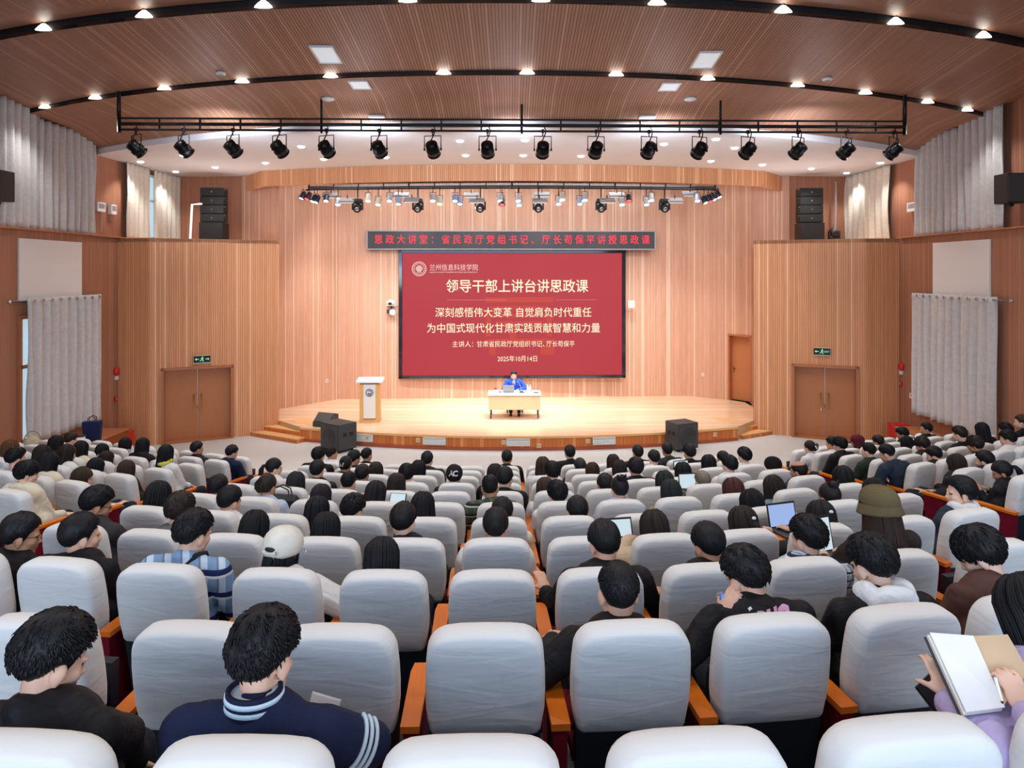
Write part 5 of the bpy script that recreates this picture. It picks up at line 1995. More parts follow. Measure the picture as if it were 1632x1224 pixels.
def hand(mb, wrist, fwd, down, side, curl=28, sc=1.0):
    """palm with four unequal fingers and a thumb. DOWN is the way the palm faces, SIDE +1 puts the thumb on the +X-like side"""
    f, dn = Vector(fwd).normalized(), Vector(down).normalized()
    dn = (dn - f * dn.dot(f)).normalized()
    lat = f.cross(dn) * side
    w = Vector(wrist)
    m3 = Matrix((lat, f, -dn)).transposed()
    mb.ball(w + f * .045 * sc, (.041 * sc, .052 * sc, .017 * sc), M3=m3, n=14)
    mb.cap(w - f * .01, w + f * .03 * sc, .026 * sc, .024 * sc, 10)
    for i, (x, L) in enumerate(((.030, .070), (.010, .078), (-.010, .073), (-.029, .058))):
        finger(mb, w + lat * x * sc + f * .085 * sc, f + lat * x * 1.2, dn, L * sc, .0088 * sc, curl + 4 * i)
    tb = w + lat * .030 * sc + f * .03 * sc
    finger(mb, tb, (f * .75 + lat * .75 + dn * .25), dn, .062 * sc, .0105 * sc, curl * .5)


def head_shapes(mb, H, Rm, fem=False):
    def e(c, r, rot=None, n=16):
        m = Rm @ (rot or Matrix.Identity(3))
        mb.ball(H + Rm @ Vector(c), r, M3=m, n=n)
    e((0, -.012, .025), (.0755, .0965, .088), n=24)
    e((0, .030, -.030), (.060, .066, .084), n=20)
    e((0, .046, -.080), (.038, .040, .032))
    for s in (-1, 1):
        e((s * .034, .058, -.032), (.026, .028, .026))
        e((s * .046, .010, -.072), (.024, .045, .026))
        e((s * .079, -.006, -.020), (.0115, .023, .034), Euler((R(-8), 0, R(-s * 22))).to_matrix(), 12)
        e((s * .079, -.004, -.047), (.009, .012, .012), None, 10)
    e((0, .094, -.012), (.0085, .012, .028))
    e((0, .102, -.034), (.0135, .014, .011))
    for s in (-1, 1):
        e((s * .012, .096, -.038), (.008, .010, .008), None, 10)
        e((s * .028, .078, .014), (.024, .014, .008), None, 10)
    e((0, .090, -.062), (.020, .010, .0055), None, 12)
    e((0, .089, -.071), (.018, .010, .006), None, 12)
    e((0, .080, -.098), (.017, .014, .013), None, 12)


def pose_points(P):
    """joints of a seated figure in its seat's frame (seat faces +Y)"""
    lean, dx, dz = R(P.get('lean', 4)), P.get('dx', 0), P.get('dz', 0)
    pv = Vector((0, .275, .535))
    N = Vector((dx * .85, .235 + math.sin(lean) * .42, .535 + math.cos(lean) * .40 + dz))
    Rm = (Matrix.Rotation(R(P.get('yaw', 0)), 3, 'Z') @ Matrix.Rotation(R(-P.get('pitch', 8)), 3, 'X') @ Matrix.Rotation(R(P.get('roll', 0)), 3, 'Y'))
    H = N + Vector((dx * .15, .012, P.get('neck', .018))) + Rm @ Vector((0, .024, .112))
    return pv, N, H, Rm


ARMS = {'lap': ((.055, .10, -.26), (.07, .50, .60)), 'write': ((.06, .18, -.20), (.09, .56, .70)), 'phone': ((.03, .12, -.25), (.06, .47, .74)),
        'rest': ((.10, .10, -.22), (.24, .44, .70)), 'cross': ((.06, .14, -.22), (-.08, .40, .74)), 'desk': ((.12, .14, -.22), (.12, .52, .76))}
TOPC = {'black': S(25, 25, 29), 'navy': S(28, 36, 66), 'white': S(226, 228, 230), 'cream': S(222, 214, 192), 'grey': S(104, 106, 112), 'dgrey': S(58, 58, 62), 'pale blue': S(186, 202, 226),
        'denim': S(122, 148, 174), 'yellow': S(210, 204, 84), 'olive': S(150, 146, 96), 'dark green': S(40, 54, 48), 'brown': S(92, 64, 58), 'dark brown': S(52, 42, 40), 'beige': S(204, 182, 156),
        'lavender': S(188, 174, 216), 'blue': S(44, 84, 196), 'slate': S(44, 56, 70), 'maroon': S(120, 24, 40)}
TM = {}


def top_mat(c):
    if c not in TM:
        TM[c] = cloth('cloth_' + c.replace(' ', '_'), TOPC[c], .8 if c != 'black' else .6)
    return TM[c]


def plaid(name, base, light, dark, sc=(9, 9, 7)):
    m = mat(name, base, .85, spec=.2)
    t = NT(m)
    tc = t.new('ShaderNodeTexCoord')
    sx = t.new('ShaderNodeSeparateXYZ')
    t.l(tc.outputs['Object'], sx.inputs[0])
    z = t.math('FRACT', t.math('MULTIPLY', sx.outputs[2], sc[2]))
    xx = t.math('FRACT', t.math('MULTIPLY', t.math('ADD', sx.outputs[0], t.math('MULTIPLY', sx.outputs[1], .6)), sc[0]))
    col = t.mix(t.math('LESS_THAN', xx, .5), base, light)
    col = t.mix(t.math('LESS_THAN', z, .22), col, dark)
    col = t.mix(t.math('MULTIPLY', t.math('LESS_THAN', xx, .12), .7), col, dark)
    col = t.mix(t.math('MULTIPLY', t.math('GREATER_THAN', z, .9), .8), col, (.85, .88, .9, 1))
    t.l(col, t.b.inputs['Base Color'])
    return m


TM['blue plaid'] = plaid('blue_plaid', S(128, 160, 196), S(196, 214, 232), S(34, 46, 92))
TM['blue check'] = plaid('blue_white_check', S(206, 214, 222), S(150, 168, 196), S(44, 52, 78), (22, 22, 20))
TM['green check'] = plaid('green_check', S(70, 84, 68), S(92, 100, 84), S(34, 44, 38), (12, 12, 10))
TM['striped'] = plaid('green_stripe', S(226, 232, 226), S(226, 232, 226), S(40, 70, 54), (1, 1, 30))
TROUSERS = [cloth('dark_trousers', S(34, 36, 44)), cloth('jeans_cloth', S(70, 88, 116)), cloth('pale_trousers', S(206, 208, 210)), cloth('grey_trousers', S(92, 94, 98))]


def person(P, seed):
    """figure = one continuous body; hair, top and trousers are its parts"""
    loc, yaw = P['seat']
    k = P['k']
    vox = .006 if k <= 1 else .0075 if k <= 3 else .010 if k <= 6 else .013
    vox = P.get('vox', vox)
    if P.get('px') is not None:
        for _ in range(2):
            pv, N, H, Rm = pose_points(P)
            top = H + Vector((0, 0, .128))
            c, s = math.cos(yaw), math.sin(yaw)
            w = Vector((loc.x + top.x * c - top.y * s, loc.y + top.x * s + top.y * c, loc.z + top.z))
            ax, ay = proj(w)
            P['dx'] = max(-.26, min(.26, P.get('dx', 0) + (P['px'] - ax) / F * w.y))
            P['dz'] = max(-.14, min(.20, P.get('dz', 0) + (ay - P['py']) / F * w.y))
    pv, N, H, Rm = pose_points(P)
    fem = P['hair'].rstrip('0123456789') in ('long', 'veil', 'bob', 'lob', 'pony', 'bun', 'claw', 'twin', 'halfup', 'tuck')
    sw = .178 if fem else .200
    bw = .90 if fem else 1.0
    up = (N - pv).normalized()
    tilt = Vector((0, 0, 1)).rotation_difference(up).to_matrix()
    infl = {'puffer': .022, 'suit': .008, 'jacket': .010, 'hood': .012}.get(P['top'], .004)
    body, topm, trs = MB(), MB(), MB()
    at_ = lambda f: pv.lerp(N, f)
    body.ball(at_(.0), (.15 * bw, .105, .12), tilt); body.ball(at_(.35), (.125 * bw, .09, .16), tilt); body.ball(at_(.68), (.145 * bw, .095, .15), tilt)
    topm.ball(at_(.05), (.165 * bw + infl, .122 + infl, .15), tilt, 20); topm.ball(at_(.36), (.15 * bw + infl, .115 + infl, .18), tilt, 20); topm.ball(at_(.70), (.165 * bw + infl, .118 + infl, .165), tilt, 20)
    body.cap(N + Vector((0, .0, -.05)), N.lerp(H, .75) + Rm @ Vector((0, -.02, 0)), .056 if not fem else .049, .052 if not fem else .045, 14)
    head_shapes(body, H, Rm, fem)
    trap = N + Vector((0, -.01, -.03))
    es, hs = ARMS[P.get('arms', 'lap')]
    for s in (-1, 1):
        sh = N + Vector((s * sw, -.012, -.068))
        el = sh + Vector((s * es[0], es[1], es[2]))
        hd = Vector((s * hs[0], hs[1], hs[2] + P.get('dz', 0) * .3))
        if P.get('hands') and P['hands'][0 if s < 0 else 1]:
            el, hd = P['hands'][0 if s < 0 else 1]
            el, hd = Vector(el), Vector(hd)
        body.cap(sh, el, .046, .038, 10); body.cap(el, hd, .037, .026, 10)
        topm.cap(trap, sh, .058 + infl * .5, .066 + infl, 12)
        topm.cap(sh, el, .070 + infl, .058 + infl, 14); topm.cap(el, el.lerp(hd, .9), .052 + infl, .040 + infl, 14)
        fw = (hd - el).normalized()
        hand(body, hd, (fw + P.get('hand_dir', Vector((0, .3, -.2)))).normalized(), Vector((0, .1, -1)) if not P.get('palm') else P['palm'], -1 if s > 0 else 1, P.get('curl', 30))
        hip, kn, an = Vector((s * .085, .30, .50)), Vector((s * .115, .70, .50)), Vector((s * .115, .70, .11))
        if P.get('knees'):
            kn = Vector(P['knees'][0 if s < 0 else 1]); an = Vector((kn.x, kn.y - .02, .11))
        body.cap(hip, kn, .070, .052, 12); body.cap(kn, an, .050, .036, 12); body.cap(an + Vector((0, -.03, -.06)), an + Vector((0, .12, -.075)), .036, .030, 10)
        trs.cap(hip, kn, .088, .068, 14); trs.cap(kn, an + Vector((0, 0, .01)), .066, .054, 14)
    trs.ball(pv + Vector((0, .01, -.02)), (.165, .125, .11))
    t = P['top']
    col = N + Vector((0, -.004, .0))
    if t in ('jacket', 'suit', 'coat'):
        topm.ball(col + Vector((0, -.012, .012)), (.080, .072, .045)); topm.ball(col + Vector((0, -.03, .025)), (.070, .045, .035))
    elif t in ('hood', 'puffer'):
        topm.ball(col + Vector((0, -.062, -.002)), (.115, .062, .062)); topm.ball(col + Vector((.07, -.01, .008)), (.05, .065, .045)); topm.ball(col + Vector((-.07, -.01, .008)), (.05, .065, .045))
    else:
        topm.ball(col + Vector((0, -.004, -.012)), (.078, .07, .032))
    if t == 'puffer':
        for f in (.15, .35, .55, .75):
            topm.ball(at_(f), (.19 * bw, .152, .06), tilt, 20)
    P['_b'] = request(body, vox, 3 if vox < .008 else 2)
    P['_t'] = request(topm, vox * 1.15, 4, .0045 if k <= 4 else .003, seed * 1.3)
    P['_l'] = request(trs, vox * 1.4, 3, .003, seed)
    P['_H'], P['_R'], P['_N'] = H, Rm, N
    return P


def paint_face(me, H, Rm, brows):
    """brows, eyes and lips as material areas of the one body surface"""
    n = len(me.polygons)
    c = np.empty(n * 3); me.polygons.foreach_get('center', c); c = c.reshape(-1, 3)
    q = (c - np.array(H)) @ np.array(Rm)
    mi = np.zeros(n, dtype=np.int32)
    x, y, z = np.abs(q[:, 0]), q[:, 1], q[:, 2]
    brow = (y > .07) & (np.abs(x - .030) < .016) & (np.abs(z - (.021 - .15 * np.abs(x - .028))) < .0028)
    eye = (y > .07) & (np.abs(x - .030) < .011) & (np.abs(z + .002) < .0042)
    lip = (y > .07) & (x < .022) & (np.abs(z + .066) < .0075)
    mi[(brow & bool(brows)) | eye] = 1
    mi[lip] = 2
    me.polygons.foreach_set('material_index', mi)


def finish_person(P, n_):
    loc, yaw = P['seat']
    root = thing('person', P['label'], 'person', loc, yaw, P.get('group'))
    me = P['_b']['me']
    me.materials.clear()
    for m in (SKIN[P.get('skin', n_ % 3)], FACE_DARK, FACE_LIP):
        me.materials.append(m)
    if P['k'] <= 4 or P.get('face'):
        paint_face(me, P['_H'], P['_R'], P['b'] == 'S')
    link_mesh('body', me, root)
    me = P['_t']['me']
    me.materials.clear(); me.materials.append(top_mat(P['col']))
    nm = {'jacket': 'jacket', 'hood': 'hooded_top', 'puffer': 'padded_coat', 'suit': 'suit_jacket', 'knit': 'top', 'coat': 'coat'}[P['top']]
    topo = link_mesh(nm, me, root)
    me = P['_l']['me']
    me.materials.clear(); me.materials.append(TROUSERS[P.get('leg', 0)])
    link_mesh('trousers', me, root)
    mtx = Matrix.Translation(P['_H']) @ P['_R'].to_4x4()
    h = link_mesh('hair', hair_mesh(P['hair']), root, [HM[P['hc']]])
    h.matrix_local = mtx
    if P.get('hat'):
        headwear(P['hat'], root, mtx)
    if P.get('clip'):
        mb = MB()
        if P['clip'] == 'pearl':
            mb.ball((.0, -.128, .05), (.02, .012, .012), n=12); mb.ball((.0, -.137, .05), .011, n=10)
        else:
            mb.box((0, -.15, .03), (.07, .02, .03))
            for i in range(4):
                mb.box((-.027 + .018 * i, -.158, .01), (.008, .012, .05))
        o = mb.build('hair_clip', M['white_plastic'], root, bevel=.003); o.matrix_local = mtx
    if P.get('glasses'):
        mb = MB()
        for s in (-1, 1):
            mb.tube([(s * .031 + .022 * math.cos(a), .097 - .012 * abs(math.cos(a)), -.002 + .018 * math.sin(a)) for a in [2 * math.pi * i / 14 for i in range(15)]], .0016, 5)
            mb.tube([(s * .053, .088, .004), (s * .072, .04, .006), (s * .080, -.005, .004)], .0018, 5)
        mb.tube([(-.009, .098, .0), (.009, .098, .0)], .0016, 5)
        o = mb.build('glasses', M['black_metal'], root); o.matrix_local = mtx
    P['root'], P['topo'], P['mtx'] = root, topo, mtx
    return root

# ---------------------------------------------------------------- who sits where: head pixel, block, row, seat, hair, clothing, head turn (left +), head bend
T_ = []


def A(px, py, b, k, j, hair, hc, top, col, yaw=0, pitch=10, arms='lap', **kw):
    d = dict(px=px, py=py, b=b, k=k, j=j, hair=hair, hc=hc, top=top, col=col, yaw=yaw, pitch=pitch, arms=arms, lean=kw.pop('lean', 4 + pitch * .25))
    d.update(kw)
    T_.append(d)


C = 'C'
A(85, 985, C, 0, -3, 'tousle0', 'black', 'jacket', 'black', -35, 24, 'rest', lean=10)
A(422, 978, C, 0, -2, 'tousle1', 'black', 'jacket', 'navy', -18, 16, 'rest', lean=10, skin=0, x='track')
A(None, None, C, 0, 2, 'long0', 'black', 'hood', 'lavender', 10, 26, 'lap', lean=14, dx=.2, leg=2, x='note')
A(985, 897, C, 1, 0, 'flat0', 'black', 'jacket', 'black', 2, 6, 'rest', skin=0, lean=3)
A(1188, 876, C, 1, 1, 'tousle1', 'black', 'knit', 'black', 22, 28, 'phone', skin=0, x='buc', neck=-.008)
A(1390, 857, C, 1, 2, 'tousle2', 'black', 'knit', 'black', 12, 22, 'lap', x='hood')
A(1563, 842, C, 1, 3, 'bowl2', 'black', 'knit', 'brown', 42, 34, 'lap', skin=2, lean=14)
A(35, 820, C, 2, -6, 'short1', 'black', 'jacket', 'black', -48, 12, 'lap', lean=8, glasses=1)
A(130, 820, C, 2, -5, 'short0', 'black', 'knit', 'black', -38, 6, 'lap', x='logo', skin=0, neck=.0)
A(310, 816, C, 2, -4, 'tousle0', 'black', 'jacket', 'blue plaid', -28, 14, 'lap', x='strap')
A(452, 843, C, 2, -3, 'tuck', 'black', 'puffer', 'white', -14, 14, 'lap', hat='cap')
A(609, 864, C, 2, -2, 'long0', 'black', 'knit', 'grey', 0, 20)
A(962, 832, C, 2, 0, 'short1', 'black', 'jacket', 'black', 12, 18, 'rest')
A(1128, 836, C, 2, 1, 'short2', 'black', 'jacket', 'black', 15, 20, 'lap')
A(1287, 825, C, 2, 2, 'tousle1', 'black', 'jacket', 'blue check', 22, 12, 'lap')
A(1400, 778, C, 2, 3, 'veil', 'brown', 'coat', 'dark brown', 14, 8, 'write', hat='bucket', x='laptop')
A(155, 778, C, 3, -6, 'tousle2', 'black', 'hood', 'dgrey', -42, 20, 'write', glasses=1)
A(288, 787, C, 3, -5, 'tousle0', 'dbrown', 'hood', 'grey', -4, 12)
A(406, 828, C, 3, -4, 'long1', 'black', 'knit', 'white', 0, 20)
A(520, 817, C, 3, -3, 'long0', 'black', 'knit', 'black', -4, 12)
A(643, 803, C, 3, -2, 'short3', 'black', 'jacket', 'black', -10, 14)
A(790, 812, C, 3, -1, 'short0', 'black', 'jacket', 'white', -3, 12)
A(1042, 815, C, 3, 1, 'lob', 'dbrown', 'puffer', 'beige', 6, 14, 'write', x='laptop')
A(1183, 810, C, 3, 2, 'halfup', 'dbrown', 'knit', 'white', 18, 12, clip='pearl')
A(1308, 799, C, 3, 3, 'long0', 'soft', 'knit', 'black', 6, 14, 'write', clip='pearl', x='laptop')
A(1533, 761, C, 3, 5, 'short1', 'black', 'knit', 'slate', 62, 2, 'lap', skin=2, face=1, x='hood')
A(253, 768, C, 4, -6, 'lob', 'black', 'hood', 'black', -4, 14)
A(367, 776, C, 4, -5, 'short2', 'black', 'jacket', 'white', -26, 14)
A(506, 800, C, 4, -4, 'long3', 'black', 'coat', 'black', -6, 12)
A(563, 790, C, 4, -3, 'tousle1', 'black', 'knit', 'beige', -26, 20)
A(674, 784, C, 4, -2, 'long1', 'black', 'knit', 'black', -4, 8)
A(801, 798, C, 4, -1, 'short1', 'black', 'knit', 'cream', -10, 12)
A(920, 794, C, 4, 0, 'short2', 'black', 'jacket', 'maroon', 4, 14)
A(1197, 780, C, 4, 3, 'long3', 'black', 'coat', 'black', 16, 10)
A(1322, 770, C, 4, 4, 'bun', 'soft', 'coat', 'black', 8, 12)
A(1393, 769, C, 4, 5, 'lob', 'black', 'coat', 'black', 10, 12)
A(348, 758, C, 5, -6, 'short3', 'black', 'knit', 'white', -10, 12)
A(426, 755, C, 5, -5, 'claw', 'dbrown', 'hood', 'pale blue', -14, 12)
A(512, 772, C, 5, -4, 'long0', 'violet', 'knit', 'white', -4, 12)
A(599, 767, C, 5, -3, 'long2', 'soft', 'coat', 'black', -18, 18, 'phone', x='tablet')
A(781, 756, C, 5, -1, 'fade0', 'black', 'jacket', 'green check', -2, 6, skin=1)
A(888, 767, C, 5, 0, 'bowl0', 'black', 'knit', 'white', 20, 12, glasses=1)
A(987, 759, C, 5, 1, 'bun', 'black', 'hood', 'pale blue', 12, 10)
A(1069, 765, C, 5, 2, 'lob', 'green', 'hood', 'olive', 2, 12)
A(1168, 770, C, 5, 3, 'bob', 'red', 'knit', 'white', 10, 12)
A(1232, 768, C, 5, 4, 'long1', 'dbrown', 'knit', 'denim', 10, 12)
A(1343, 743, C, 5, 5, 'long0', 'black', 'coat', 'black', 6, 8)
A(472, 752, C, 6, -5, 'long1', 'green', 'knit', 'white', -4, 10, x='bag')
A(556, 751, C, 6, -4, 'fade1', 'black', 'jacket', 'black', -8, 8, 'write', x='paper')
A(632, 755, C, 6, -3, 'lob', 'dbrown', 'knit', 'white', 0, 12)
A(805, 745, C, 6, -1, 'short0', 'black', 'coat', 'black', -16, 8)
A(869, 768, C, 6, 0, 'lob', 'brown', 'knit', 'white', 0, 16)
A(964, 756, C, 6, 1, 'short1', 'black', 'knit', 'navy', 4, 12)
A(1059, 751, C, 6, 2, 'bob', 'green', 'knit', 'navy', 4, 8)
A(1119, 751, C, 6, 3, 'flat1', 'grey', 'jacket', 'black', 6, 8, 'write', x='laptop')
A(1273, 734, C, 6, 5, 'bald', 'black', 'jacket', 'navy', 32, 10, skin=1)
A(437, 730, C, 7, -6, 'pony', 'black', 'knit', 'white', -48, 8, glasses=1)
A(506, 734, C, 7, -5, 'short1', 'black', 'jacket', 'black', -2, 8)
A(578, 741, C, 7, -4, 'short2', 'black', 'knit', 'black', -6, 12)
A(648, 740, C, 7, -3, 'bowl1', 'black', 'knit', 'white', 0, 10)
A(724, 742, C, 7, -2, 'bowl0', 'black', 'knit', 'black', 0, 10, hat='accap')
A(789, 740, C, 7, -1, 'bob', 'soft', 'coat', 'black', 0, 8)
A(881, 736, C, 7, 0, 'bowl2', 'black', 'knit', 'white', 2, 8, x='redtext')
A(1013, 730, C, 7, 2, 'bowl0', 'violet', 'jacket', 'black', 2, 6)
A(1088, 737, C, 7, 3, 'lob', 'black', 'knit', 'white', 4, 10)
A(1162, 727, C, 7, 4, 'tousle0', 'black', 'hood', 'white', 14, 8)
A(1232, 729, C, 7, 5, 'fade0', 'black', 'jacket', 'white', 12, 10, hat='beanie')
A(551, 727, C, 8, -5, 'claw', 'black', 'knit', 'black', -4, 12, clip='claw')
A(599, 737, C, 8, -4, 'bob', 'dbrown', 'knit', 'black', 0, 10)
A(667, 734, C, 8, -3, 'bob', 'black', 'knit', 'white', 0, 8)
A(865, 728, C, 8, 0, 'long1', 'brown', 'knit', 'white', 0, 8)
A(944, 737, C, 8, 1, 'twin', 'brown', 'knit', 'white', 2, 10)
A(987, 734, C, 8, 2, 'bob', 'dbrown', 'knit', 'beige', 0, 12)
A(1129, 725, C, 8, 4, 'lob', 'black', 'knit', 'cream', 4, 6, 'write', x='laptop')
A(1186, 714, C, 8, 5, 'tousle1', 'black', 'jacket', 'white', 6, 6)
A(508, 713, C, 9, -6, 'bowl1', 'black', 'jacket', 'black', -16, 6)
A(565, 718, C, 9, -5, 'short0', 'black', 'knit', 'dark green', -32, 12, glasses=1)
A(681, 720, C, 9, -3, 'short1', 'black', 'jacket', 'dark green', -2, 6)
A(924, 731, C, 9, 1, 'short2', 'green', 'knit', 'black', 2, 8)
A(977, 724, C, 9, 2, 'long0', 'dbrown', 'knit', 'white', 2, 8)
A(1042, 718, C, 9, 3, 'short3', 'black', 'knit', 'white', 4, 10)
A(1098, 709, C, 9, 4, 'tousle2', 'soft', 'jacket', 'black', 2, 4)
A(1152, 720, C, 9, 5, 'short0', 'black', 'knit', 'white', 10, 10)
A(529, 712, C, 10, -6, 'fade1', 'black', 'jacket', 'white', -42, 4, skin=1, face=1)
A(585, 714, C, 10, -5, 'flat0', 'black', 'jacket', 'black', -22, 2, skin=1)
A(808, 718, C, 10, -1, 'short1', 'black', 'suit', 'black', -2, 8)
A(908, 710, C, 10, 1, 'short2', 'black', 'jacket', 'black', 0, 0)
A(1016, 710, C, 10, 3, 'short0', 'black', 'jacket', 'black', 2, 0)
A(1063, 706, C, 10, 4, 'short3', 'black', 'suit', 'dgrey', -4, 4)
L_ = 'L'
A(16, 702, L_, 7, 4, 'bob', 'auburn', 'knit', 'white', -8, 8)
A(22, 715, L_, 6, 2, 'tousle0', 'black', 'knit', 'pale blue', -14, 8)
A(33, 735, L_, 5, 0, 'bowl0', 'black', 'hood', 'cream', -34, 10, face=1, skin=2)
A(67, 710, L_, 7, 3, 'lob', 'dbrown', 'knit', 'white', -8, 10)
A(77, 722, L_, 6, 1, 'long2', 'black', 'hood', 'cream', -8, 10)
A(89, 695, L_, 8, 4, 'lob', 'black', 'hood', 'black', -6, 12)
A(112, 690, L_, 9, 5, 'short0', 'dbrown', 'coat', 'dark brown', -12, 16, lean=14)
A(129, 703, L_, 8, 3, 'long0', 'black', 'knit', 'cream', -6, 8)
A(106, 709, L_, 7, 2, 'long2', 'dbrown', 'knit', 'white', -26, 10)
A(164, 709, L_, 9, 4, 'long1', 'black', 'knit', 'white', -4, 8)
A(154, 719, L_, 8, 2, 'long0', 'dbrown', 'knit', 'white', -14, 10)
A(129, 731, L_, 7, 1, 'long1', 'black', 'puffer', 'white', -14, 10)
A(116, 749, L_, 6, 0, 'lob', 'brown', 'knit', 'white', -44, 8, face=1, glasses=1)
A(189, 734, L_, 7, 0, 'lob', 'brown', 'coat', 'black', -2, 8)
A(200, 698, L_, 10, 4, 'bob', 'black', 'jacket', 'denim', -4, 8)
A(228, 698, L_, 9, 2, 'long0', 'black', 'hood', 'black', -12, 6)
A(265, 709, L_, 8, 0, 'long0', 'black', 'coat', 'white', -10, 6, x='scarf')
A(314, 704, L_, 10, 1, 'short0', 'black', 'jacket', 'black', -28, 4, face=1)
A(370, 710, L_, 10, 0, 'short1', 'black', 'hood', 'navy', -24, 16, 'phone', x='phone', skin=0)
R_ = 'R'
A(1290, 702, R_, 10, 0, 'claw', 'black', 'knit', 'white', 10, 8, clip='claw')
A(1325, 696, R_, 10, 1, 'short0', 'black', 'knit', 'white', 14, 8)
A(1339, 697, R_, 9, 0, 'bowl0', 'black', 'jacket', 'black', 26, 6, face=1, glasses=1, lean=10)
A(1366, 694, R_, 10, 2, 'long2', 'red', 'knit', 'beige', 30, 8, hat='redcap')
A(1399, 694, R_, 10, 3, 'short1', 'black', 'jacket', 'black', 12, 10)
A(1384, 706, R_, 8, 0, 'flat0', 'black', 'jacket', 'dark green', 18, 6)
A(1412, 708, R_, 7, 0, 'flat1', 'black', 'jacket', 'slate', 24, 24, lean=14)
A(1448, 682, R_, 10, 4, 'tousle0', 'black', 'coat', 'black', 34, 20, lean=16)
A(1444, 695, R_, 9, 3, 'long1', 'black', 'coat', 'black', 10, 10)
A(1471, 697, R_, 8, 2, 'bowl1', 'dbrown', 'jacket', 'black', 26, 20)
A(1477, 674, R_, 10, 5, 'short2', 'black', 'jacket', 'black', 48, 4, face=1)
A(1528, 680, R_, 8, 4, 'tousle1', 'dbrown', 'knit', 'black', 10, 12)
A(1563, 673, R_, 8, 5, 'long0', 'black', 'coat', 'black', 4, 8)
A(1602, 675, R_, 8, 6, 'tousle2', 'black', 'knit', 'black', 26, 12)
A(1626, 661, R_, 8, 7, 'short3', 'brown', 'coat', 'black', 34, 6, face=1)
A(1607, 687, R_, 7, 4, 'tousle0', 'black', 'puffer', 'white', 26, 14)
A(1553, 695, R_, 7, 3, 'bowl2', 'dbrown', 'jacket', 'dark brown', 26, 14, lean=10)
A(1513, 712, R_, 7, 1, 'short0', 'black', 'knit', 'black', 36, 22, face=1, lean=14)
A(1533, 724, R_, 6, 0, 'lob', 'dbrown', 'coat', 'black', 10, 10)
A(1599, 735, R_, 5, 0, 'pony', 'black', 'coat', 'black', 38, 22, 'phone', x='phone', face=1)
A(1630, 735, R_, 6, 1, 'short1', 'black', 'jacket', 'black', 20, 10)

NUM = ['zero', 'one', 'two', 'three', 'four', 'five', 'six', 'seven', 'eight', 'nine', 'ten', 'eleven', 'twelve']
rown = lambda b, k: NUM[11 - k] if b == 'C' else NUM[12 - k]
GROUPS = {'C': 'audience in the centre block', 'L': 'audience in the left block', 'R': 'audience in the right block'}
HATW = {'cap': 'cream baseball cap', 'accap': 'black lettered cap', 'redcap': 'maroon cap', 'beanie': 'black beanie', 'bucket': 'olive bucket hat'}
TOPW = {'jacket': 'jacket', 'hood': 'hoodie', 'puffer': 'padded coat', 'suit': 'suit', 'knit': 'top', 'coat': 'coat'}
OCC = set()
by_row = {}
for P in T_:
    OCC.add((P['b'], P['k'], P['j']))
    by_row.setdefault((P['b'], P['k']), []).append(P)
for (b, k), ps in by_row.items():
    ps.sort(key=lambda P: P['px'] or 9999)
    for i, P in enumerate(ps):
        hw = HATW[P['hat']] if P.get('hat') else HAIR_WORDS[P['hair'].rstrip('0123456789')] % HC_WORDS[P['hc']]
        c = {'dgrey': 'dark grey'}.get(P['col'], P['col'])
        if P.get('x') == 'hood':
            tw = 'white hood'
        else:
            tw = c + ' ' + TOPW[P['top']]
        place = '%s sitter from left, %s block row %s' % (ORD[i + 1], BLOCK[b], rown(b, k)) if len(ps) > 1 else 'only sitter, %s block row %s' % (BLOCK[b], rown(b, k))
        lab = 'person with %s in %s, %s' % (hw, tw, place)
        if len(lab.replace(',', ' ').split()) > 16:
            lab = 'person with %s, %s, %s' % (hw, tw, place)
        if len(lab.replace(',', ' ').split()) > 16:
            lab = 'person in %s, %s' % (tw, place)
        P['label'] = lab
        P['group'] = GROUPS[b]
        P['seat'] = seat_at(b, k, P['j'])


def to_local(seat, w):
    loc, yaw = seat
    d = Vector(w) - loc
    c, s = math.cos(-yaw), math.sin(-yaw)
    return Vector((d.x * c - d.y * s, d.x * s + d.y * c, d.z))


# special arms: notebook writer, phone holder, leather jackets with an elbow out
for P in T_:
    lw = lambda px, py, d: to_local(P['seat'], W(px, py, d))
    if P.get('x') == 'note':
        P['hands'] = [(lw(1572, 1192, 2.06), lw(1516, 1118, 2.2)), (lw(1690, 1190, 1.96), lw(1640, 1142, 2.06))]
        P['knees'] = [lw(1470, 1178, 2.42), lw(1640, 1220, 2.5)]
        P['curl'] = 42; P['hand_dir'] = Vector((.25, .5, .9))
    elif P.get('x') == 'buc':
        P['hands'] = [((-.29, .24, .70), lw(1150, 982, 3.16)), None]
        P['hand_dir'] = Vector((.3, .2, .8)); P['curl'] = 45
    elif P.get('x') == 'track':
        P['hands'] = [((-.27, .36, .66), (-.08, .52, .66)), (lw(588, 1186, 2.17), lw(532, 1176, 2.42))]
    elif (P['b'], P['k'], P['j']) == ('C', 0, -3):
        P['hands'] = [None, (lw(192, 1176, 2.2), lw(214, 1216, 2.36))]
    elif (P['b'], P['k'], P['j']) == ('C', 1, 0):
        P['hands'] = [((-.335, .20, .70), (-.25, .46, .70)), None]
    elif P.get('hat') == 'cap':
        P['hands'] = [((-.28, .30, .66), (-.1, .5, .64)), ((.33, .26, .68), (.12, .5, .64))]

# ---------------------------------------------------------------- seats
mk = {}


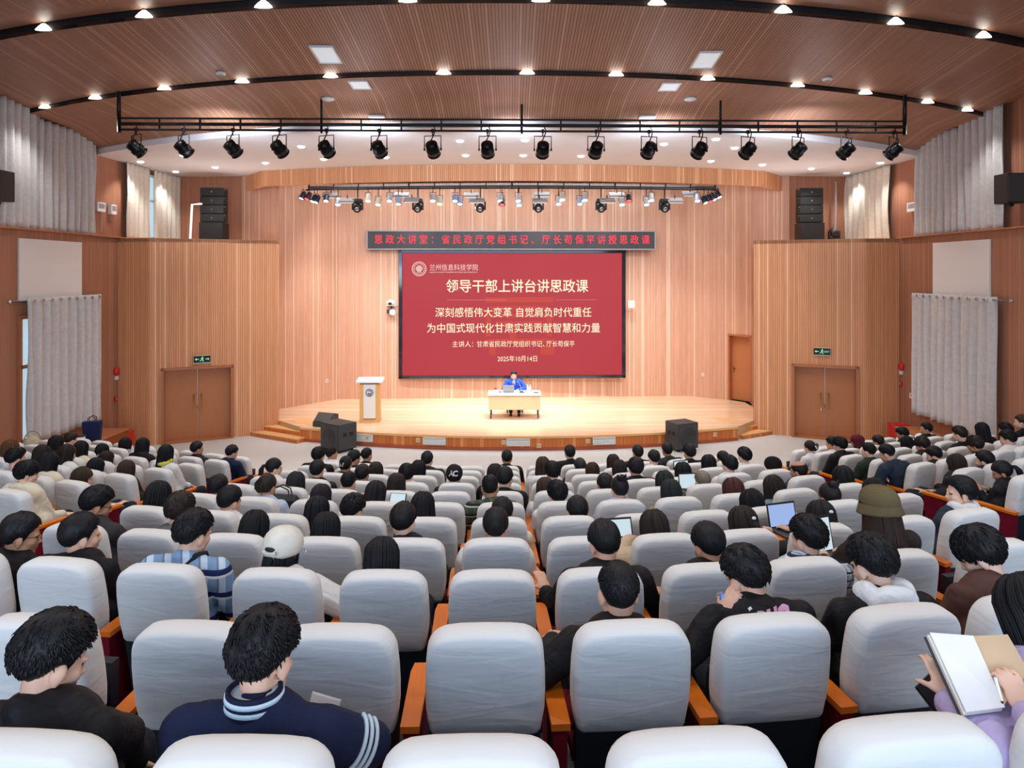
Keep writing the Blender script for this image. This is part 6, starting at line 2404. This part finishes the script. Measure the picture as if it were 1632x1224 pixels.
def make_seat(b, k, j, n_, last):
    loc, yaw = seat_at(b, k, j)
    st = 'occupied' if (b, k, j) in OCC else 'empty'
    lab = '%s cream-covered auditorium seat, %s seat from left, %s block row %s from stage' % (st, ORD[n_], BLOCK[b], rown(b, k))
    root = thing('auditorium_seat', lab, 'seat', loc, yaw, 'cream-covered auditorium seats')
    link_mesh('backrest', COVER_ME, root)
    link_mesh('back_shell', SHELL_ME, root)
    link_mesh('seat_cushion', CUSH_ME if st == 'occupied' else CUSH_UP_ME, root)
    for x in ((-.29, .29) if last else (-.29,)):
        a = link_mesh('armrest', ARM_ME, root); a.location = (x, 0, 0)
        p = link_mesh('arm_panel', PANEL_ME, a)
        l = link_mesh('leg', LEG_ME, root); l.location = (x, 0, 0)
    return root


SEAT_ROOT = {}
for (b, k, j), n_ in SEATS.items():
    last = (j == 5 and b == 'C') or (b, k, j + 1) not in SEATS and b != 'L' or (b == 'L' and j == 0)
    SEAT_ROOT[(b, k, j)] = make_seat(b, k, j, n_, last)

# ---------------------------------------------------------------- people
LECT = dict(px=821, py=591.5, b='S', k=3, j=0, hair='short0', hc='soft', top='suit', col='blue', yaw=2, pitch=4, arms='desk', lean=5, seat=(Vector((.08, 20.86, STAGE_H)), math.pi), skin=2, face=1, vox=.008,
            label='person in blue suit sitting behind the desk on stage, facing the audience', group=None)
LECT['hands'] = [((-.31, .34, .72), (-.10, .50, .712)), ((.31, .34, .72), (.10, .52, .712))]
TABLET = {(P['b'], P['k'], P['j']) for P in T_ if P.get('x') in ('laptop', 'paper')}
for P in T_:
    if (P['b'], P['k'], P['j']) in TABLET:
        P['hands'] = P.get('hands') or [((-.25, .33, .70), (-.10, .53, .757)), ((.25, .33, .70), (.12, .53, .757))]
ALL = T_ + [LECT]
for i, P in enumerate(ALL):
    person(P, i)
    if P.get('x') == 'hood':
        mb = MB()
        c = P['_N']
        mb.ball(c + Vector((0, -.085, .01)), (.125, .062, .075)); mb.ball(c + Vector((.085, -.02, .025)), (.055, .075, .055)); mb.ball(c + Vector((-.085, -.02, .025)), (.055, .075, .055)); mb.ball(c + Vector((0, -.1, -.05)), (.09, .05, .07))
        P['_h'] = request(mb, .008, 4, .006, i)
fuse_all()
for i, P in enumerate(ALL):
    finish_person(P, i)
    if P.get('_h'):
        me = P['_h']['me']; me.materials.clear(); me.materials.append(top_mat('white'))
        link_mesh('hood', me, P['root'])


def decal(P, make, name, m, off=.004, cx=0.0, cz=.8):
    """lay flat shapes (in x, z about cx, cz) onto the back of a garment"""
    me0 = P['topo'].data
    bvh = BVHTree.FromPolygons([v.co for v in me0.vertices], [tuple(p.vertices) for p in me0.polygons])
    o = make()
    for v in o.data.vertices:
        x, z, e = v.co.x + cx, v.co.y + cz, v.co.z
        h = bvh.ray_cast(Vector((x, -1, z)), Vector((0, 1, 0)))
        y = h[0].y if h[0] else .12
        v.co = (x, y - off - e, z)
    o.location = (0, 0, 0); o.rotation_euler = (0, 0, 0)
    o.parent = P['root']
    return o


PINK = cloth('pink_applique', S(232, 178, 214), .7, .1)
for P in ALL:
    x, root, N = P.get('x'), P['root'], P['_N']
    if x == 'track':
        lb = cloth('pale_stripe', S(196, 214, 226), .7, .1)
        nb_ = cloth('navy_rib', S(24, 30, 56), .85, .2)
        ring = lambda z0, z1, r: [(r * .82, z0), (r, z0), (r, z1), (r * .82, z1)]
        base = Matrix.Translation(N + Vector((0, -.012, 0))) @ Matrix.Scale(.92, 4, (0, 1, 0))
        mb = MB(); mb.lathe([(.083, .0), (.085, .02), (.081, .066), (.068, .066), (.07, .0)], 32, M4=base); cl = mb.build('collar', nb_, root)
        for z0 in (.018, .042):
            mb = MB(); mb.lathe([(.080, z0), (.0865, z0), (.0850, z0 + .013), (.079, z0 + .013)], 32, M4=base); mb.build('collar_stripe', lb, cl)
        sh = N + Vector((.2, -.012, -.068)); el = Vector(P['hands'][1][0])
        for t_ in (.62, .74, .86):
            c = sh.lerp(el, t_); d = (el - sh).normalized()
            mb = MB()
            q = d.to_track_quat('Z', 'Y').to_matrix()
            o_ = q.transposed() @ Vector((.55, -.75, .5))
            ARC = math.degrees(math.atan2(o_.y, o_.x)) - 66
            rr = lerp(.080, .068, t_) + .003
            mb.tube([c + q @ Vector((rr * math.cos(a), rr * math.sin(a), 0)) for a in [R(ARC + 11 * i) for i in range(13)]], .007, 5)
            mb.build('sleeve_stripe', lb, root)
    elif x == 'buc':
        def mk_():
            o = lettering('lettering', 'BUC', .085, PINK, root, (0, 0, 0), (0, 0, 0), bold=.006, extrude=.001, shear=.2)
            return o
        decal(P, mk_, 'lettering', PINK, .005, N.x + .03, N.z - .03)
        def mk2():
            mb = MB()
            mb.box((0, 0, 0), (.022, .09, .002), rz=R(24)); mb.box((.02, -.008, 0), (.016, .07, .002), rz=R(24)); mb.box((.20, -.02, 0), (.05, .014, .002), rz=R(-20))
            return mb.build('badge', M['white_plastic'])
        decal(P, mk2, 'badge', PINK, .004, N.x - .075, N.z - .005)
    elif x == 'logo':
        def mk3():
            mb = MB(); mb.box((0, 0, 0), (.040, .022, .002))
            return mb.build('logo_patch', M['white_plastic'])
        decal(P, mk3, 'logo_patch', None, .003, N.x + .0, N.z - .02)
        def mk4():
            mb = MB(); mb.box((.004, 0, 0), (.012, .016, .002), rz=R(-25)); mb.ball((-.006, .005, 0), (.004, .004, .001), n=8)
            return mb.build('logo_mark', M['black'])
        decal(P, mk4, 'logo_mark', None, .005, N.x, N.z - .02)
    elif x == 'redtext':
        decal(P, lambda: lettering('lettering', 'URBAN', .06, mat('red_print', S(168, 24, 64), .7), root, (0, 0, 0), (0, 0, 0), bold=.003, extrude=.001), 'lettering', None, .004, N.x, N.z - .05)
    elif x == 'strap':
        mb = MB()
        pts = [N + Vector(p) for p in ((.07, .09, -.05), (.085, .04, .012), (.075, -.03, .03), (.03, -.095, -.02), (-.03, -.13, -.10), (-.09, -.14, -.2))]
        for o_ in (-.016, 0, .016):
            mb.tube([p + Vector((o_, 0, o_ * .3)) for p in pts], .013, 6)
        mb.build('bag_strap', cloth('strap_webbing', S(34, 38, 44), .8), root)
    elif x == 'scarf':
        mb = MB()
        mb.tube([N + Vector((.085 * math.cos(a), .08 * math.sin(a) - .01, .02 + .02 * math.sin(a))) for a in [R(20 * i) for i in range(19)]], .03, 8)
        mb.build('scarf', top_mat('yellow'), root)
    elif x == 'hood' or x is None:
        pass
# lecturer's shirt, tie and shoes
root, N = LECT['root'], LECT['_N']
mb = MB(); mb.ball(N + Vector((0, .085, -.10)), (.05, .045, .12), n=18); mb.build('shirt', top_mat('white'), root)
mb = MB(); mb.tube([N + Vector((0, .10, -.01)), N + Vector((0, .131, -.06)), N + Vector((0, .135, -.13)), N + Vector((0, .125, -.2))], [.012, .014, .018, .01], 8); mb.build('tie', cloth('tie_grey', S(108, 112, 128)), root)
for s in (-1, 1):
    mb = MB(); mb.ball((s * .115, .77, .045), (.046, .13, .045), n=14); mb.build('shoe', M['black'], root)

# ---------------------------------------------------------------- things the audience use
WOODT = M['seat_wood']
for key in sorted(TABLET):
    sr = SEAT_ROOT.get(key)
    if sr is None:
        continue
    mb = MB(); mb.box((.0, .56, .715), (.46, .27, .016)); tb = mb.build('writing_tablet', WOODT, sr, bevel=.006)
    mb = MB(); mb.tube([(-.28, .30, .62), (-.27, .36, .70), (-.2, .46, .708)], .012, 6); mb.build('tablet_bracket', M['black_metal'], tb)


def laptop(key, x, y, rz, w, h, lean, label, lit):
    loc, yaw = seat_at(*key)
    c, s = math.cos(yaw), math.sin(yaw)
    p = Vector((loc.x + x * c - y * s, loc.y + x * s + y * c, loc.z + .7235))
    t = thing('laptop', label, 'laptop', p, yaw + R(rz), None)
    mb = MB(); mb.box((0, -.02, .008), (w, .2, .015)); mb.build('keyboard_base', M['dark_grey'], t, bevel=.003)
    rm = Matrix.Rotation(R(-lean), 3, 'X')
    mb = MB(); mb.box((0, .085 + h / 2 * math.sin(R(lean)), .016 + h / 2 * math.cos(R(lean))), (w, .008, h), M3=rm); ld = mb.build('lid', M['black'], t, bevel=.003)
    mb = MB(); mb.box((0, .085 + h / 2 * math.sin(R(lean)) - .006, .016 + h / 2 * math.cos(R(lean))), (w - .024, .003, h - .026), M3=rm); mb.build('screen', lit, ld)
    return t


SCW = mat('laptop_screen_pale', S(20, 22, 24), .3, emit=S(206, 228, 236), es=.95)
SCB = mat('laptop_screen_blue', S(20, 22, 24), .3, emit=S(160, 184, 236), es=.95)
laptop(('C', 2, 3), -.06, .56, 10, .30, .23, 12, 'black laptop with a pale lit page before the person in the olive bucket hat', SCW)
laptop(('C', 3, 3), .13, .58, 6, .27, .19, 14, 'laptop with blue screen before the person with long black hair, pearl clip', SCB)
laptop(('C', 3, 1), -.14, .56, 4, .22, .15, 20, 'small white-screened laptop left of the person in the beige padded coat', SCW)
laptop(('C', 6, 3), .10, .58, -4, .26, .19, 12, 'laptop with white page before the person with greying hair', SCW)
laptop(('C', 8, 4), -.13, .58, 4, .26, .2, 10, 'bright white laptop in centre block row three', SCW)


def flat(name, label, cat, p, rot, size, m, cover=None, group=None):
    t = thing(name, label, cat, p)
    t.rotation_euler = rot
    mb = MB(); mb.box((0, 0, 0), size); mb.build('body' if name == 'phone' else 'page', m, t, bevel=.002)
    if cover:
        mb = MB(); mb.box((0, 0, size[2] / 2 + .001), (size[0] * .9, size[1] * .92, .002)); mb.build('screen' if name in ('phone', 'tablet') else 'sheet', cover, t)
    return t


def near(P, off):
    loc, yaw = P['seat']
    c, s = math.cos(yaw), math.sin(yaw)
    return Vector((loc.x + off[0] * c - off[1] * s, loc.y + off[0] * s + off[1] * c, loc.z + off[2]))


PS = mat('phone_screen', S(30, 40, 60), .2, emit=S(120, 168, 226), es=.8)
for P in T_:
    if P.get('x') == 'phone':
        hz = .755 + P['dz'] * .3
        flat('phone', 'lit phone held by the person in the %s' % ('navy hoodie by the left aisle' if P['b'] == 'L' else 'black coat at the right edge'), 'phone', near(P, (0, .53, hz)), (R(40), 0, P['seat'][1]), (.085, .165, .01), M['black'], PS)
    elif P.get('x') == 'tablet':
        flat('tablet', 'tablet in a dark green cover held by the person in black coat', 'tablet', W(634, 796, 7.12), (R(60), 0, R(-10)), (.17, .12, .012), top_mat('dark green'), SCW)
    elif P.get('x') == 'paper':
        flat('document', 'pale blue document on the writing tablet beside the cropped-hair sitter', 'paper', near(P, (.14, .56, .727)), (R(10), 0, P['seat'][1]), (.2, .26, .004), top_mat('pale blue'), M['white'])
    elif P.get('x') == 'buc':
        flat('phone', 'blue phone held up by the person in the black top with pink lettering', 'phone', W(1160, 974, 3.2), (R(70), R(10), R(15)), (.075, .15, .01), mat('blue_phone', S(90, 120, 200), .3), PS)
    elif P.get('x') == 'note':
        nb = thing('notebook', 'open notebook with white pages and brown card cover held at the bottom right', 'notebook', W(1560, 1082, 2.16))
        KR = noise_mat('kraft_card', S(214, 186, 154), S(206, 176, 142), 6, .8)
        q = [W(1482, 1008, 2.3), W(1551, 1013, 2.3), W(1602, 1127, 2.08), W(1540, 1135, 2.08)]
        r = [W(1541, 1014, 2.31), W(1606, 1011, 2.33), W(1640, 1070, 2.2), W(1600, 1124, 2.09)]
        o0 = nb.location
        up = Vector((0, -.25, .35)).normalized()
        def slab(pts, th):
            m_ = MB()
            a = [p - o0 for p in pts]
            b_ = [p - o0 - up * th for p in pts]
            m_.add(a + b_, [(0, 1, 2, 3), (7, 6, 5, 4)] + [(i, 4 + i, 4 + (i + 1) % 4, (i + 1) % 4) for i in range(4)])
            return m_
        slab(r, .006).build('cover', KR, nb)
        slab(q, .004).build('page', M['white'], nb)
        q2 = [p + Vector((-.006, 0, -.004)) for p in q]
        slab([p - up * .006 for p in q2], .012).build('page_block', M['board'], nb)
        slab([p - up * .02 + Vector((-.006, 0, 0)) for p in q2], .004).build('cover', M['dark_grey'], nb)
        pen = thing('pen', 'white pen in the hand of the person in lavender', 'pen', W(1592, 1100, 2.08))
        mb = MB(); mb.tube([W(1586, 1080, 2.1) - pen.location, W(1597, 1118, 2.06) - pen.location], .005, 8); mb.build('barrel', M['white_plastic'], pen)
        mb = MB(); mb.tube([W(1597, 1118, 2.06) - pen.location, W(1598, 1122, 2.056) - pen.location], [.005, .001], 8); mb.build('tip', M['black'], pen)
        flat('phone', 'dark phone standing on the lap of the person in lavender', 'phone', W(1496, 1118, 2.36), (R(62), R(-28), R(20)), (.075, .15, .01), M['black'], M['dark_grey'])
    elif P.get('x') == 'track':
        flat('paper_sheet', 'white paper held by the person in the navy track jacket', 'paper', W(513, 1140, 2.42), (R(66), R(4), R(-18)), (.115, .12, .003), M['board'], M['white'])
    elif P.get('x') == 'bag':
        loc, yaw = P['seat']
        t = thing('handbag', 'dark handbag with two looped handles hung behind a seat, centre block row five', 'bag', (loc.x, loc.y - .19, loc.z + .62), yaw)
        bm = noise_mat('dark_leather', S(30, 42, 46), S(22, 32, 36), 20, .35, .2)
        mb = MB(); mb.add([(-.12, -.05, 0), (.10, -.05, 0), (.10, .05, 0), (-.12, .05, 0), (-.19, -.06, .30), (.19, -.06, .30), (.19, .06, .30), (-.19, .06, .30), (-.16, -.02, .36), (.16, -.02, .36), (.16, .02, .36), (-.16, .02, .36)],
                          [(3, 2, 1, 0)] + [(a + i, a + (i + 1) % 4, a + 4 + (i + 1) % 4, a + 4 + i) for a in (0, 4) for i in range(4)] + [(8, 9, 10, 11)])
        mb.build('body', bm, t, bevel=.01)
        for yy in (-.03, .03):
            mb = MB(); mb.tube([(-.11, yy, .34), (-.09, yy, .42), (0, yy, .455), (.09, yy, .42), (.11, yy, .34)], .008, 6); mb.build('handle', bm, t)
loc, yaw = seat_at('C', 3, 5)
t = thing('cup', 'tall white cup standing on an orange armrest by the right aisle', 'cup', near({'seat': (loc, yaw)}, (.29, .10, .647)))
mb = MB(); mb.lathe([(.046, 0), (.052, .17), (.05, .175)], 18); mb.build('cup', M['white_plastic'], t)
mb = MB(); mb.lathe([(.055, .17), (.055, .19), (.03, .195)], 18); mb.build('lid', M['board'], t)
